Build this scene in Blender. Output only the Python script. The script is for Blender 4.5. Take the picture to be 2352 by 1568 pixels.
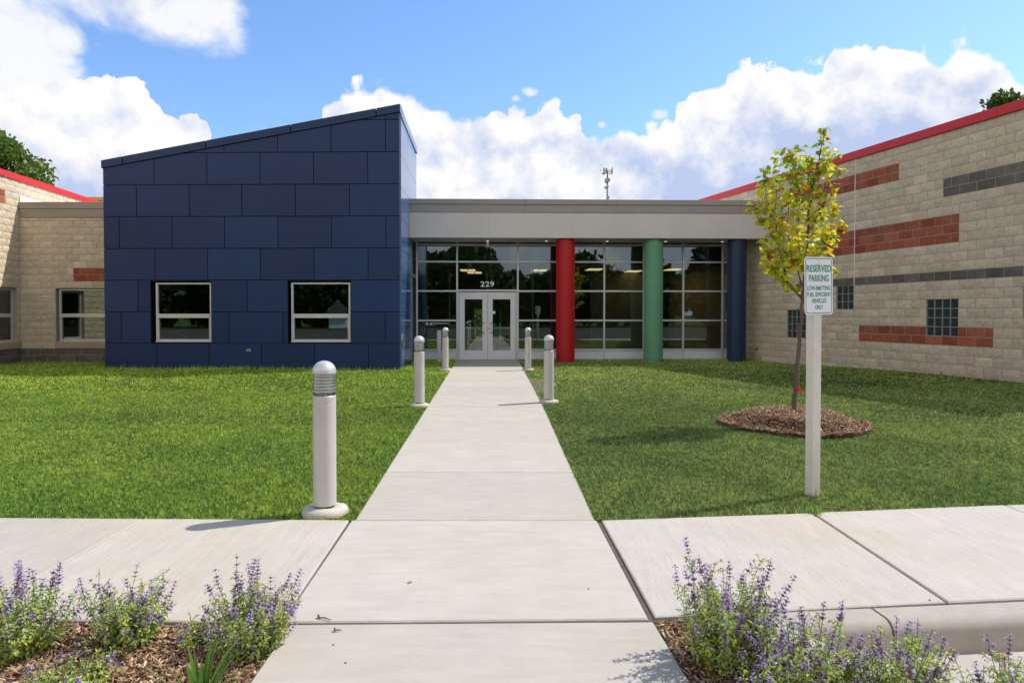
import bpy, bmesh, math, random
import numpy as np
from mathutils import Vector, Matrix
random.seed(7); rng = np.random.default_rng(11)
for o in list(bpy.data.objects): bpy.data.objects.remove(o)
SC = bpy.context.scene
EYE, F = 1.45, 1568.0
R = math.radians
# ---------------------------------------------------------------- camera
cam = bpy.data.cameras.new("camera"); co = bpy.data.objects.new("camera", cam); SC.collection.objects.link(co)
co.location = (0, 0, EYE); co.rotation_euler = (R(90 - 1.1), 0, 0)
cam.sensor_width = 36; cam.lens = 24.0; cam.shift_y = -0.0136
cam.clip_start = 0.05; cam.clip_end = 3000
SC.camera = co
# ---------------------------------------------------------------- light
SUN = Vector((0.72, 0.33, 1.0)).normalized()
SUN_EL, SUN_AZ = math.asin(SUN.z), math.atan2(SUN.x, SUN.y)
sl = bpy.data.lights.new("sun", 'SUN'); sl.energy = 5.0; sl.angle = R(0.5); sl.color = (1.0, 0.95, 0.87)
so = bpy.data.objects.new("sun", sl); SC.collection.objects.link(so)
so.rotation_euler = SUN.to_track_quat('Z', 'Y').to_euler()
SC.view_settings.view_transform = 'Standard'; SC.view_settings.look = 'None'
SC.view_settings.exposure = 0.0; SC.view_settings.gamma = 1.0
W = bpy.data.worlds.new("World"); SC.world = W; W.use_nodes = True
nt = W.node_tree; nt.nodes.clear()

class NB:
    """small helper to write node maths"""
    def __init__(s, nt): s.nt = nt
    def n(s, t, **k):
        x = s.nt.nodes.new(t)
        for a, b in k.items(): setattr(x, a, b)
        return x
    def link(s, a, b): s.nt.links.new(a, b)
    def inp(s, sock, v):
        if isinstance(v, bpy.types.NodeSocket): s.link(v, sock)
        elif v is not None: sock.default_value = v
    def m(s, op, a, b=None, c=None, clamp=False):
        x = s.n('ShaderNodeMath', operation=op); x.use_clamp = clamp
        s.inp(x.inputs[0], a); s.inp(x.inputs[1], b)
        if c is not None: s.inp(x.inputs[2], c)
        return x.outputs[0]
    def mr(s, v, a, b, c=0., d=1., smooth=True):
        x = s.n('ShaderNodeMapRange'); x.interpolation_type = 'SMOOTHSTEP' if smooth else 'LINEAR'
        for i, q in enumerate((v, a, b, c, d)): s.inp(x.inputs[i], q)
        return x.outputs[0]
    def mix(s, f, a, b, mode='MIX'):
        x = s.n('ShaderNodeMix', data_type='RGBA', blend_type=mode)
        s.inp(x.inputs[0], f); s.inp(x.inputs[6], a); s.inp(x.inputs[7], b)
        return x.outputs[2]
    def noise(s, vec, scale, detail=4., rough=.55, dist=0., out=0):
        x = s.n('ShaderNodeTexNoise'); s.inp(x.inputs['Vector'], vec)
        x.inputs['Scale'].default_value = scale; x.inputs['Detail'].default_value = detail
        x.inputs['Roughness'].default_value = rough; x.inputs['Distortion'].default_value = dist
        return x.outputs[out]
    def vm(s, op, a, b=None):
        x = s.n('ShaderNodeVectorMath', operation=op); s.inp(x.inputs[0], a); s.inp(x.inputs[1], b)
        return x.outputs[0]

def px_ang(x, y):
    dx = x - 1176.; hyp = math.hypot(F, dx)
    return math.atan2(dx, F), math.atan2(722. - y, hyp)

def build_sky():
    b = NB(nt)
    sky = b.n('ShaderNodeTexSky', sky_type='NISHITA'); sky.sun_disc = False
    sky.sun_elevation = SUN_EL; sky.sun_rotation = SUN_AZ
    sky.air_density = 1.0; sky.dust_density = 0.6; sky.ozone_density = 1.6
    tc = b.n('ShaderNodeTexCoord'); D = tc.outputs['Generated']
    sx = b.n('ShaderNodeSeparateXYZ'); b.link(D, sx.inputs[0]); X, Y, Z = sx.outputs
    az = b.m('ARCTAN2', X, Y)
    el = b.m('ARCTAN2', Z, b.m('SQRT', b.m('ADD', b.m('MULTIPLY', X, X), b.m('MULTIPLY', Y, Y))))
    # cumulus bank: its top edge as an elevation over azimuth
    prof = [(-200,190),(0,190),(60,215),(110,225),(160,205),(230,188),(290,180),(330,205),(365,250),(400,282),(440,275),(470,282),(486,305),(500,400),(520,470),
            (700,470),(745,262),(770,236),(800,205),(840,186),(900,184),(950,202),(985,232),(1030,255),(1080,276),(1130,272),(1180,266),
            (1230,255),(1270,253),(1300,262),(1335,292),(1352,325),(1400,318),(1450,300),(1500,282),(1548,268),(1556,238),(1600,205),
            (1660,180),(1700,152),(1780,136),(1840,150),(1900,138),(1960,118),(2030,100),(2090,97),(2140,118),(2200,112),(2250,125),(2300,150),(2340,200),(2400,230)]
    A0, A1, E1 = -0.80, 0.80, 0.6
    u = b.mr(az, A0, A1, 0., 1., smooth=False)
    fc = b.n('ShaderNodeFloatCurve'); cv = fc.mapping.curves[0]
    pts = []
    for (x, y) in prof:
        a, e = px_ang(x, y); pts.append(((a - A0) / (A1 - A0), max(0., min(1., e / E1))))
    pts = [(0., pts[0][1])] + pts + [(1., pts[-1][1])]
    while len(cv.points) < len(pts): cv.points.new(.5, .5)
    for p, q in zip(cv.points, sorted(pts)): p.location = q; p.handle_type = 'AUTO_CLAMPED'
    fc.mapping.update(); b.link(u, fc.inputs['Value'])
    top = b.m('MULTIPLY', fc.outputs['Value'], E1)
    # billowing noise (position on the unit dome)
    n1 = b.noise(D, 9., 9., .67)
    vor = b.n('ShaderNodeTexVoronoi', feature='F1'); vor.inputs['Scale'].default_value = 22.
    vor.inputs['Detail'].default_value = 1.; vor.inputs['Roughness'].default_value = .6
    wob = b.vm('ADD', D, b.vm('MULTIPLY', b.noise(D, 30., 1., .5, out=1), (.03, .03, .03)))
    b.link(wob, vor.inputs['Vector'])
    puff = b.m('SUBTRACT', .42, vor.outputs['Distance'])
    edge = b.m('ADD', b.m('MULTIPLY', b.m('SUBTRACT', n1, .5), .075), b.m('MULTIPLY', puff, .026))
    d = b.m('ADD', b.m('ADD', b.m('SUBTRACT', top, el), edge), .013)
    low = b.mr(b.noise(D, 5., 3., .5), .35, .62, .003, .016)
    bank = b.mr(d, 0., low)
    # wisps, upper left: soft blobs times noise
    wisp = None
    for (x, y, rx, ry) in ((30, 90, 150, 260), (20, 330, 130, 200), (330, 18, 230, 85), (430, 52, 110, 42), (150, 95, 60, 45)):
        a, e = px_ang(x, y); k = 1. / F
        q = b.m('ADD', b.m('POWER', b.m('DIVIDE', b.m('SUBTRACT', az, a), rx * k * .92), 2.), b.m('POWER', b.m('DIVIDE', b.m('SUBTRACT', el, e), ry * k * .9), 2.))
        g = b.m('SUBTRACT', 1., b.m('MULTIPLY', q, .9))
        wisp = g if wisp is None else b.m('MAXIMUM', wisp, g)
    n2 = b.noise(b.vm('MULTIPLY', D, (1., 1., 1.6)), 7., 6., .6, .3)
    wm = b.mr(b.m('ADD', b.m('MAXIMUM', wisp, -1.2), b.m('MULTIPLY', b.m('SUBTRACT', n2, .5), 3.0)), .05, .85, 0., .93)
    # unseen broken cumulus added behind and beside the viewer, for fill and reflections
    n3 = b.noise(D, 3.2, 5., .6)
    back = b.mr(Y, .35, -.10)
    rest = b.m('MULTIPLY', b.mr(n3, .38, .50), b.m('MULTIPLY', back, b.mr(el, 1.0, .60)))
    small = b.m('MULTIPLY', 0., 0.)
    for (x, y, r) in ((1215, 214, 20), (1183, 230, 16), (1512, 266, 24), (1380, 290, 16), (230, 108, 16)):
        a, e = px_ang(x, y)
        q = b.m('ADD', b.m('POWER', b.m('DIVIDE', b.m('SUBTRACT', az, a), r * 1.3 / F), 2.), b.m('POWER', b.m('DIVIDE', b.m('SUBTRACT', el, e), r * .8 / F), 2.))
        g = b.mr(b.m('ADD', b.m('SUBTRACT', 1., q), b.m('MULTIPLY', b.m('SUBTRACT', n1, .5), 3.5)), 0.5, 1.2, 0., .9)
        small = b.m('MAXIMUM', small, g)
    mask = b.m('MAXIMUM', b.m('MAXIMUM', bank, wm), b.m('MAXIMUM', rest, small))
    # relief: the side of every billow towards the sun is whiter
    off = b.vm('ADD', D, (.018, 0., .022))
    r1 = b.m('SUBTRACT', b.noise(D, 11., 5., .58), b.noise(off, 11., 5., .58))
    r2 = b.m('SUBTRACT', b.noise(D, 4.5, 2., .5), b.noise(b.vm('ADD', D, (.03, 0., .05)), 4.5, 2., .5))
    depth = b.mr(d, .0, .13, 0., 1.)
    big = b.mr(b.noise(D, 3.0, 2., .5), .35, .65)
    right = b.mr(az, .12, .26, .35, 1.)
    sh = b.m('ADD', b.m('MULTIPLY', b.m('MULTIPLY', depth, right), .78), b.m('MULTIPLY', b.m('MULTIPLY', depth, big), .35))
    sh = b.m('SUBTRACT', sh, b.m('MULTIPLY', r1, 3.6)); sh = b.m('SUBTRACT', sh, b.m('MULTIPLY', r2, 1.3), clamp=True)
    ccol = b.mix(sh, (1.0, .995, 1.0, 1), (.52, .62, .88, 1))
    skyc = b.mix(1., sky.outputs[0], (SKYT[0], SKYT[1], SKYT[2], 1), 'MULTIPLY')
    ccol = b.mix(back, ccol, b.mix(1., ccol, (1.42, 1.32, 1.16, 1), 'MULTIPLY'))   # unseen clouds there made brighter and warmer to fill the shaded walls
    bg1 = b.n('ShaderNodeBackground'); b.link(skyc, bg1.inputs[0]); bg1.inputs[1].default_value = SKY_S
    bg2 = b.n('ShaderNodeBackground'); b.link(ccol, bg2.inputs[0]); b.link(b.mr(back, 0., 1., 1., 1.0), bg2.inputs[1])   # same strength all round; the added fill sits in the cloud colour
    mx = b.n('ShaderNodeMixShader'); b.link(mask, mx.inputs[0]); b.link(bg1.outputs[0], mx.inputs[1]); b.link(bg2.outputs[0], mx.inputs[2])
    out = b.n('ShaderNodeOutputWorld'); b.link(mx.outputs[0], out.inputs[0])
SKYT, SKY_S = (1.14, 1.40, 1.72), 0.13
build_sky()
try: W.cycles.sampling_method = 'MANUAL'; W.cycles.sample_map_resolution = 256
except Exception: pass
# ---------------------------------------------------------------- materials
def mat(name, col=(.5, .5, .5), rough=.6, metal=0., spec=.5, nz=None, bump=None, attr=None, tint=None, coat=0., stretch=None, emit=None, coord='Object', trans=0.):
    """nz=(scale, amount, detail): value variation of the surface itself; bump=(scale, strength, distance); tint=(scale, colour, amount)"""
    M = bpy.data.materials.new(name); M.use_nodes = True; t = M.node_tree; b = NB(t)
    P = t.nodes['Principled BSDF']
    tc = b.n('ShaderNodeTexCoord').outputs[coord]
    v = tc
    if stretch: v = b.vm('MULTIPLY', tc, stretch)
    if attr:
        a = b.n('ShaderNodeAttribute'); a.attribute_name = 'Col'; c = a.outputs['Color']
    else:
        c = None
    base = c if c is not None else (*col, 1.)
    if tint:
        f = b.mr(b.noise(tc, tint[0], 4., .6), .42, .68, 0., tint[2])
        base = b.mix(f, base, (*tint[1], 1.))
    if stretch and coord == 'Object' and name.startswith('broom'):
        f0 = b.mr(b.noise(tc, 2.6, 8., .7), .3, .7, .93, 1.06, smooth=False); g0 = b.n('ShaderNodeCombineColor'); [b.link(f0, g0.inputs[i]) for i in range(3)]
        base = b.mix(1., base, g0.outputs[0], 'MULTIPLY')
        sp_ = b.mr(b.noise(tc, 60., 2., .5), .70, .76, 0., .35); base = b.mix(sp_, base, (.20, .17, .13, 1))
    if nz:
        f = b.mr(b.noise(v, nz[0], nz[2] if len(nz) > 2 else 5., .6), .25, .75, 1. - nz[1], 1. + nz[1], smooth=False)
        g = b.n('ShaderNodeCombineColor'); [b.link(f, g.inputs[i]) for i in range(3)]
        base = b.mix(1., base, g.outputs[0], 'MULTIPLY')
    b.inp(P.inputs['Base Color'], base)
    P.inputs['Roughness'].default_value = rough; P.inputs['Metallic'].default_value = metal
    P.inputs['Specular IOR Level'].default_value = spec; P.inputs['Coat Weight'].default_value = coat; P.inputs['Coat Roughness'].default_value = .08
    if bump:
        bp = b.n('ShaderNodeBump'); bp.inputs['Strength'].default_value = bump[1]; bp.inputs['Distance'].default_value = bump[2]
        b.link(b.noise(v, bump[0], 5., .65), bp.inputs['Height']); b.link(bp.outputs[0], P.inputs['Normal'])
    if emit:
        P.inputs['Emission Color'].default_value = (*emit[0], 1); P.inputs['Emission Strength'].default_value = emit[1]
    if trans:
        tr = b.n('ShaderNodeBsdfTranslucent'); b.inp(tr.inputs[0], base)
        mx = b.n('ShaderNodeMixShader'); mx.inputs[0].default_value = trans
        b.link(P.outputs[0], mx.inputs[1]); b.link(tr.outputs[0], mx.inputs[2])
        b.link(mx.outputs[0], t.nodes['Material Output'].inputs[0])
    return M

def glass_mat(name, tint=(.62, .72, .66), refl=.16):
    M = bpy.data.materials.new(name); M.use_nodes = True; t = M.node_tree; b = NB(t); t.nodes.remove(t.nodes['Principled BSDF'])
    tr = b.n('ShaderNodeBsdfTransparent'); tr.inputs[0].default_value = (*tint, 1)
    gl = b.n('ShaderNodeBsdfGlossy'); gl.inputs[0].default_value = (.93, 1., .97, 1); gl.inputs['Roughness'].default_value = 0.
    fr = b.n('ShaderNodeFresnel'); fr.inputs[0].default_value = 1.5
    tc = b.n('ShaderNodeTexCoord').outputs['Object']
    bp = b.n('ShaderNodeBump'); bp.inputs['Strength'].default_value = .12; bp.inputs['Distance'].default_value = .004
    b.link(b.noise(tc, .9, 1., .5), bp.inputs['Height']); b.link(bp.outputs[0], gl.inputs['Normal'])
    f = b.m('ADD', b.m('MULTIPLY', fr.outputs[0], 1.1), refl - .045, clamp=True)
    mx = b.n('ShaderNodeMixShader'); b.link(f, mx.inputs[0]); b.link(tr.outputs[0], mx.inputs[1]); b.link(gl.outputs[0], mx.inputs[2])
    b.link(mx.outputs[0], t.nodes['Material Output'].inputs[0])
    return M

MT = {}
MT['blue_panel'] = mat('blue_panel', (.017, .040, .125), .42, .0, .30, nz=(1.1, .10), attr=True, bump=(.6, .05, .01))
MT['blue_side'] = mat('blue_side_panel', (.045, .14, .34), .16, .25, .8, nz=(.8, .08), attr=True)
MT['joint'] = mat('dark_joint', (.012, .014, .022), .8)
MT['block'] = mat('split_face_block', (.5, .45, .36), .93, 0, .15, nz=(14., .16, 6.), tint=(2.2, (.42, .34, .25), .16), bump=(46., .50, .009), attr=True)
MT['mortar'] = mat('mortar', (.40, .36, .295), .95, nz=(20., .15), bump=(60., .3, .004))
MT['red_trim'] = mat('red_painted_metal', (.62, .013, .013), .35, 0, .5, nz=(2., .08))
MT['grey_trim'] = mat('grey_painted_metal', (.31, .28, .245), .45, .1, .5, nz=(1.5, .05))
MT['cream'] = mat('cream_metal_panel', (.62, .58, .52), .5, 0, .4, nz=(1.2, .05))
MT['soffit'] = mat('soffit_panel', (.50, .47, .42), .6, nz=(1.5, .05))
MT['alu'] = mat('anodised_frame', (.60, .61, .62), .38, .35, .5, nz=(3., .05))
MT['alu_win'] = mat('window_frame_metal', (.62, .61, .56), .35, .3, .5, nz=(3., .05))
MT['door'] = mat('door_frame_metal', (.72, .71, .71), .38, .2, .5, nz=(2., .04))
MT['kick'] = mat('white_kick_panel', (.70, .72, .76), .4, .1, .5, nz=(2., .04))
MT['glass'] = glass_mat('tinted_glass', (.58, .64, .58), .12)
MT['glass_door'] = glass_mat('door_glass', (.72, .82, .76), .10)
MT['red_col'] = mat('red_column_paint', (.46, .004, .005), .5, 0, .45, nz=(1.4, .10), bump=(.7, .1, .02))
MT['green_col'] = mat('green_column_paint', (.12, .32, .17), .5, 0, .45, nz=(1.4, .10), bump=(.7, .1, .02))
MT['blue_col'] = mat('blue_column_paint', (.008, .026, .072), .45, 0, .45, nz=(1.4, .10), bump=(.7, .1, .02))
MT['roof'] = mat('roof_membrane', (.75, .75, .74), .8, nz=(2., .05))
MT['yellow_trim'] = mat('yellow_trim', (.75, .36, .02), .4)
MT['sill'] = mat('limestone_sill', (.45, .35, .24), .85, nz=(6., .10), bump=(30., .2, .004))
MT['inside'] = mat('interior_wall', (.24, .22, .19), .8, nz=(1., .05))
MT['inside_floor'] = mat('interior_floor', (.12, .12, .11), .35, nz=(2., .1))
MT['inside_ceiling'] = mat('interior_ceiling', (.42, .40, .36), .9)
MT['lamp_on'] = mat('lit_panel', (.9, .85, .6), .5, emit=((1., .70, .34), 2.2))
MT['downlight_on'] = mat('lit_downlight', (.9, .9, .85), .5, emit=((1., .95, .85), 2.2))
MT['dark'] = mat('dark_metal', (.03, .03, .03), .5, .2)
MT['steel'] = mat('brushed_steel', (.55, .55, .55), .3, .9)
MT['white_txt'] = mat('white_vinyl', (.85, .85, .82), .5)
MT['green_txt'] = mat('green_sign_ink', (.0, .24, .13), .45)
MT['sign'] = mat('white_sign_face', (.82, .80, .82), .35, 0, .5, nz=(8., .03))
MT['post'] = mat('white_vinyl_post', (.68, .64, .56), .55, 0, .4, nz=(5., .06), tint=(14., (.42, .30, .20), .10))
MT['bollard'] = mat('bollard_paint', (.53, .505, .475), .42, .15, .5, nz=(4., .05), tint=(7., (.36, .33, .28), .12))
MT['lens'] = glass_mat('clear_lens', (.98, .985, .985), .05)
MT['louver'] = mat('louver_paint', (.92, .91, .89), .3, 0)
MT['footing'] = mat('concrete_footing', (.46, .42, .35), .9, nz=(14., .15), bump=(40., .4, .008))
MT['conc'] = mat('broom_concrete', (.42, .39, .345), .88, 0, .25, nz=(16., .07, 12.), tint=(.9, (.45, .385, .30), .5), bump=(34., .6, .008), stretch=(.16, 1., 1.), attr=True)
MT['conc2'] = mat('broom_concrete_across', (.43, .395, .345), .88, 0, .25, nz=(16., .07, 12.), tint=(.7, (.46, .38, .285), .55), bump=(34., .6, .008), stretch=(1., .16, 1.), attr=True)
MT['curb'] = mat('curb_concrete', (.38, .35, .295), .9, 0, .25, nz=(8., .10, 8.), tint=(1.5, (.36, .30, .22), .4), bump=(30., .35, .006))
MT['filler'] = mat('joint_filler', (.10, .075, .05), .95, nz=(30., .3))
MT['gutter'] = mat('gutter_concrete', (.41, .375, .32), .9, nz=(6., .12, 8.), tint=(1.2, (.38, .35, .30), .5), bump=(30., .3, .006))
MT['asphalt'] = mat('asphalt', (.05, .05, .05), .9, nz=(30., .3), bump=(80., .4, .01))
MT['lawn'] = mat('lawn_soil', (.030, .050, .012), .95, 0, .1, nz=(2.2, .35), tint=(18., (.06, .05, .02), .5), bump=(50., .8, .03))
MT['ground'] = mat('rough_grass', (.045, .085, .02), .95, 0, .1, nz=(.6, .3, 8.), bump=(4., .6, .1))
MT['blade'] = mat('grass_blade', (.1, .2, .03), .55, 0, .25, attr=True, trans=.30)
MT['leaf'] = mat('leaf', (.1, .2, .03), .5, 0, .35, attr=True, trans=.45)
MT['maple'] = mat('maple_leaf', (.3, .35, .03), .45, 0, .35, attr=True, trans=.50)
MT['petal'] = mat('petal', (.25, .15, .5), .6, 0, .2, attr=True, trans=.35)
MT['bark'] = mat('bark', (.13, .095, .07), .9, nz=(12., .35), bump=(30., .7, .01), stretch=(1., 1., .3))
MT['mulch_bed'] = mat('mulch_soil', (.060, .035, .022), .95, nz=(30., .5), bump=(40., 1., .03))
MT['chip'] = mat('wood_chip', (.2, .1, .06), .85, 0, .2, attr=True)
MT['tag'] = mat('red_tape', (.80, .015, .02), .5, trans=.3)
MT['tower'] = mat('galvanised_steel', (.17, .17, .17), .6, .2)
MT['tower2'] = mat('antenna_casing', (.42, .42, .38), .6)
MT['notice'] = mat('paper_notice', (.75, .75, .72), .7)
MT['house'] = mat('pale_siding', (.75, .77, .78), .7, nz=(1., .05))
MT['shingle'] = mat('roof_shingles', (.12, .11, .10), .9, nz=(8., .2))

# ---------------------------------------------------------------- mesh helpers
class MB:
    def __init__(s): s.v = []; s.f = []; s.c = []; s.cur = (.5, .5, .5)
    def add(s, vs, fs, col=None):
        o = len(s.v); s.v += [tuple(p) for p in vs]; c = col or s.cur
        for f in fs: s.f.append(tuple(i + o for i in f)); s.c.append(c)
    def box(s, a, b, T=None, col=None, skip=()):
        x0, y0, z0 = a; x1, y1, z1 = b
        vs = [(x0, y0, z0), (x1, y0, z0), (x1, y1, z0), (x0, y1, z0), (x0, y0, z1), (x1, y0, z1), (x1, y1, z1), (x0, y1, z1)]
        if T: vs = [T(*p) for p in vs]
        fs = [(0, 3, 2, 1), (4, 5, 6, 7), (0, 1, 5, 4), (1, 2, 6, 5), (2, 3, 7, 6), (3, 0, 4, 7)]
        s.add(vs, [f for i, f in enumerate(fs) if i not in skip], col)
    def prism(s, poly, d0, d1, P, col=None):
        """poly in 2D, P(a, b, depth) -> world; closed prism between depth d0 and d1"""
        n = len(poly); vs = [P(a, b, d0) for a, b in poly] + [P(a, b, d1) for a, b in poly]
        fs = [tuple(range(n)), tuple(range(2 * n - 1, n - 1, -1))] + [(i, i + n, (i + 1) % n + n, (i + 1) % n) for i in range(n)]
        s.add(vs, fs, col)
    def tube(s, pts, rad, n=8, col=None, cap=True):
        rings = []; o = len(s.v); pts = [Vector(p) for p in pts]
        for i, p in enumerate(pts):
            t = (pts[min(i + 1, len(pts) - 1)] - pts[max(i - 1, 0)]).normalized()
            a = t.orthogonal().normalized() if i == 0 else (pa - t * pa.dot(t)).normalized()
            pa = a; bb = t.cross(a); r = rad[i] if hasattr(rad, '__len__') else rad
            rings.append([p + (a * math.cos(2 * math.pi * k / n) + bb * math.sin(2 * math.pi * k / n)) * r for k in range(n)])
        vs = [q for r in rings for q in r]; fs = []
        for i in range(len(pts) - 1):
            for k in range(n):
                fs.append((i * n + k, i * n + (k + 1) % n, (i + 1) * n + (k + 1) % n, (i + 1) * n + k))
        if cap: fs += [tuple(range(n - 1, -1, -1)), tuple((len(pts) - 1) * n + k for k in range(n))]
        s.add(vs, fs, col)
    def lathe(s, prof, c=(0, 0, 0), n=32, col=None):
        vs = []; fs = []
        for r, z in prof:
            for k in range(n): a = 2 * math.pi * k / n; vs.append((c[0] + r * math.cos(a), c[1] + r * math.sin(a), c[2] + z))
        for i in range(len(prof) - 1):
            for k in range(n): fs.append((i * n + k, i * n + (k + 1) % n, (i + 1) * n + (k + 1) % n, (i + 1) * n + k))
        s.add(vs, fs, col)
    def build(s, name, material, parent=None, smooth=False, bevel=0., base=None, autosmooth=None):
        me = bpy.data.meshes.new(name)
        loc = Vector(base) if base is not None else Vector((0, 0, 0))
        if parent is not None and base is None: loc = Vector((0, 0, 0))
        off = WORLD.get(parent.name, Vector((0, 0, 0))) if parent is not None else loc
        me.from_pydata([(p[0] - off[0], p[1] - off[1], p[2] - off[2]) for p in s.v], [], s.f)
        ca = me.color_attributes.new('Col', 'FLOAT_COLOR', 'CORNER')
        cnt = [len(f) for f in s.f]; arr = np.ones((len(me.loops), 4), np.float32)
        arr[:, :3] = np.repeat(np.array([c[:3] for c in s.c], np.float32), cnt, axis=0); ca.data.foreach_set('color', arr.ravel())
        if smooth: me.polygons.foreach_set('use_smooth', [True] * len(me.polygons))
        me.update(); o = bpy.data.objects.new(name, me); SC.collection.objects.link(o); me.materials.append(material)
        if parent is not None: o.parent = parent; WORLD[o.name] = off
        else: o.location = loc; WORLD[o.name] = loc
        if bevel:
            m = o.modifiers.new('bevel', 'BEVEL'); m.width = bevel; m.segments = 2; m.limit_method = 'ANGLE'; m.angle_limit = R(40)
        if autosmooth: 
            for p in me.polygons: p.use_smooth = True
            try: me.set_sharp_from_angle(angle=R(autosmooth))
            except Exception: pass
        return o
WORLD = {}
def thing(name, loc, label, cat, group=None, kind=None):
    o = bpy.data.objects.new(name, None); SC.collection.objects.link(o); o.location = loc; WORLD[o.name] = Vector(loc)
    return tag(o, label, cat, group, kind)
def tag(o, label=None, cat=None, group=None, kind=None):
    for k, v in (('label', label), ('category', cat), ('group', group), ('kind', kind)):
        if v: o[k] = v
    return o
class Frame:
    """wall frame: u runs along the wall, w points out of it (towards the lawn), z up"""
    def __init__(s, p, d, out):
        s.p = Vector((p[0], p[1], 0)); s.d = Vector((d[0], d[1], 0)).normalized(); n = Vector((-s.d.y, s.d.x, 0))
        s.n = n if n.dot(Vector((out[0], out[1], 0))) > 0 else -n
    def __call__(s, u, w, z): q = s.p + s.d * u + s.n * w; return (q.x, q.y, z)
    def P(s, u, z, w): return s(u, w, z)
    def u(s, px):
        """where along the wall the sight line of photo column px meets it"""
        k = (px - 1176.) / F; return (s.p.x - k * s.p.y) / (k * s.d.y - s.d.x)
    def at(s, u): q = s.p + s.d * u; return q.x, q.y
def clip(poly, a, b, c):
    """keep the side a*x + b*y <= c"""
    out = []
    for i in range(len(poly)):
        p, q = poly[i], poly[(i + 1) % len(poly)]; dp = a * p[0] + b * p[1] - c; dq = a * q[0] + b * q[1] - c
        if dp <= 0: out.append(p)
        if dp * dq < 0: t = dp / (dp - dq); out.append((p[0] + t * (q[0] - p[0]), p[1] + t * (q[1] - p[1])))
    return out
def rect(u0, z0, u1, z1): return [(u0, z0), (u1, z0), (u1, z1), (u0, z1)]
def wall_cells(mb, fr, u0, u1, z0, z1, w0, w1, holes, cl=None):
    us = sorted({u0, u1, *[h[0] for h in holes], *[h[2] for h in holes]}); zs = sorted({z0, z1, *[h[1] for h in holes], *[h[3] for h in holes]})
    us = [x for x in us if u0 <= x <= u1]; zs = [x for x in zs if z0 <= x <= z1]
    for a, b in zip(us, us[1:]):
        for c, d in zip(zs, zs[1:]):
            m = ((a + b) / 2, (c + d) / 2)
            if any(h[0] < m[0] < h[2] and h[1] < m[1] < h[3] for h in holes): continue
            p = rect(a, c, b, d)
            if cl: p = clip(p, *cl)
            if len(p) > 2: mb.prism(p, w0, w1, fr.P)
def text_mesh(txt, size, sx, name, material, parent, place, extrude=.0015, offset=0., space=1.):
    cu = bpy.data.curves.new(name, 'FONT'); cu.body = txt; cu.size = size; cu.align_x = 'CENTER'; cu.align_y = 'CENTER'
    cu.extrude = extrude; cu.offset = offset; cu.space_character = space; cu.resolution_u = 4
    to = bpy.data.objects.new(name, cu); SC.collection.objects.link(to)
    dg = bpy.context.evaluated_depsgraph_get(); me = bpy.data.meshes.new_from_object(to.evaluated_get(dg)); bpy.data.objects.remove(to)
    off = WORLD[parent.name]
    for v in me.vertices:
        q = place(v.co.x * sx, v.co.y, v.co.z); v.co = Vector(q) - off
    o = bpy.data.objects.new(name, me); SC.collection.objects.link(o); me.materials.clear(); me.materials.append(material); o.parent = parent; WORLD[o.name] = off
    return o
def hgt(px_y, depth): return EYE + (722. - px_y) / F * depth
# ================================================================ THE SCHOOL BUILDING
AF = R(1.75)
GF = Frame((-.777, 21.75), (math.cos(AF), math.sin(AF)), (0, -1))         # glass wall and doors
def gshift(w): q = Frame(GF(0, w, 0)[:2], GF.d[:2], (0, -1)); return q
FF = gshift(1.30)                                                          # fascia plane
BF = Frame((-10.80, 18.10), (7.857, -.20), (0, -1))                        # front of the blue block
BLEN = math.hypot(7.857, .2)
BR = BF.at(BLEN)
BS = Frame(BR, (-.20, 4.6), (1, 0))                                        # its right side, going back
LF = Frame((-14.69, 20.40), (1, 0), (0, -1))                               # low link wall
WF = Frame((-14.69, 20.40), (.104, -.9946), (1, 0))                        # left wing, coming forward
RF = Frame((7.495, 21.80), (.2653, -1.), (-1, 0))                          # right wing, coming forward
SCHOOL = thing('school_building', (0, 21., 0), 'low school with dark blue panelled block, glazed entrance, coloured columns and buff wings', 'school building')

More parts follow.
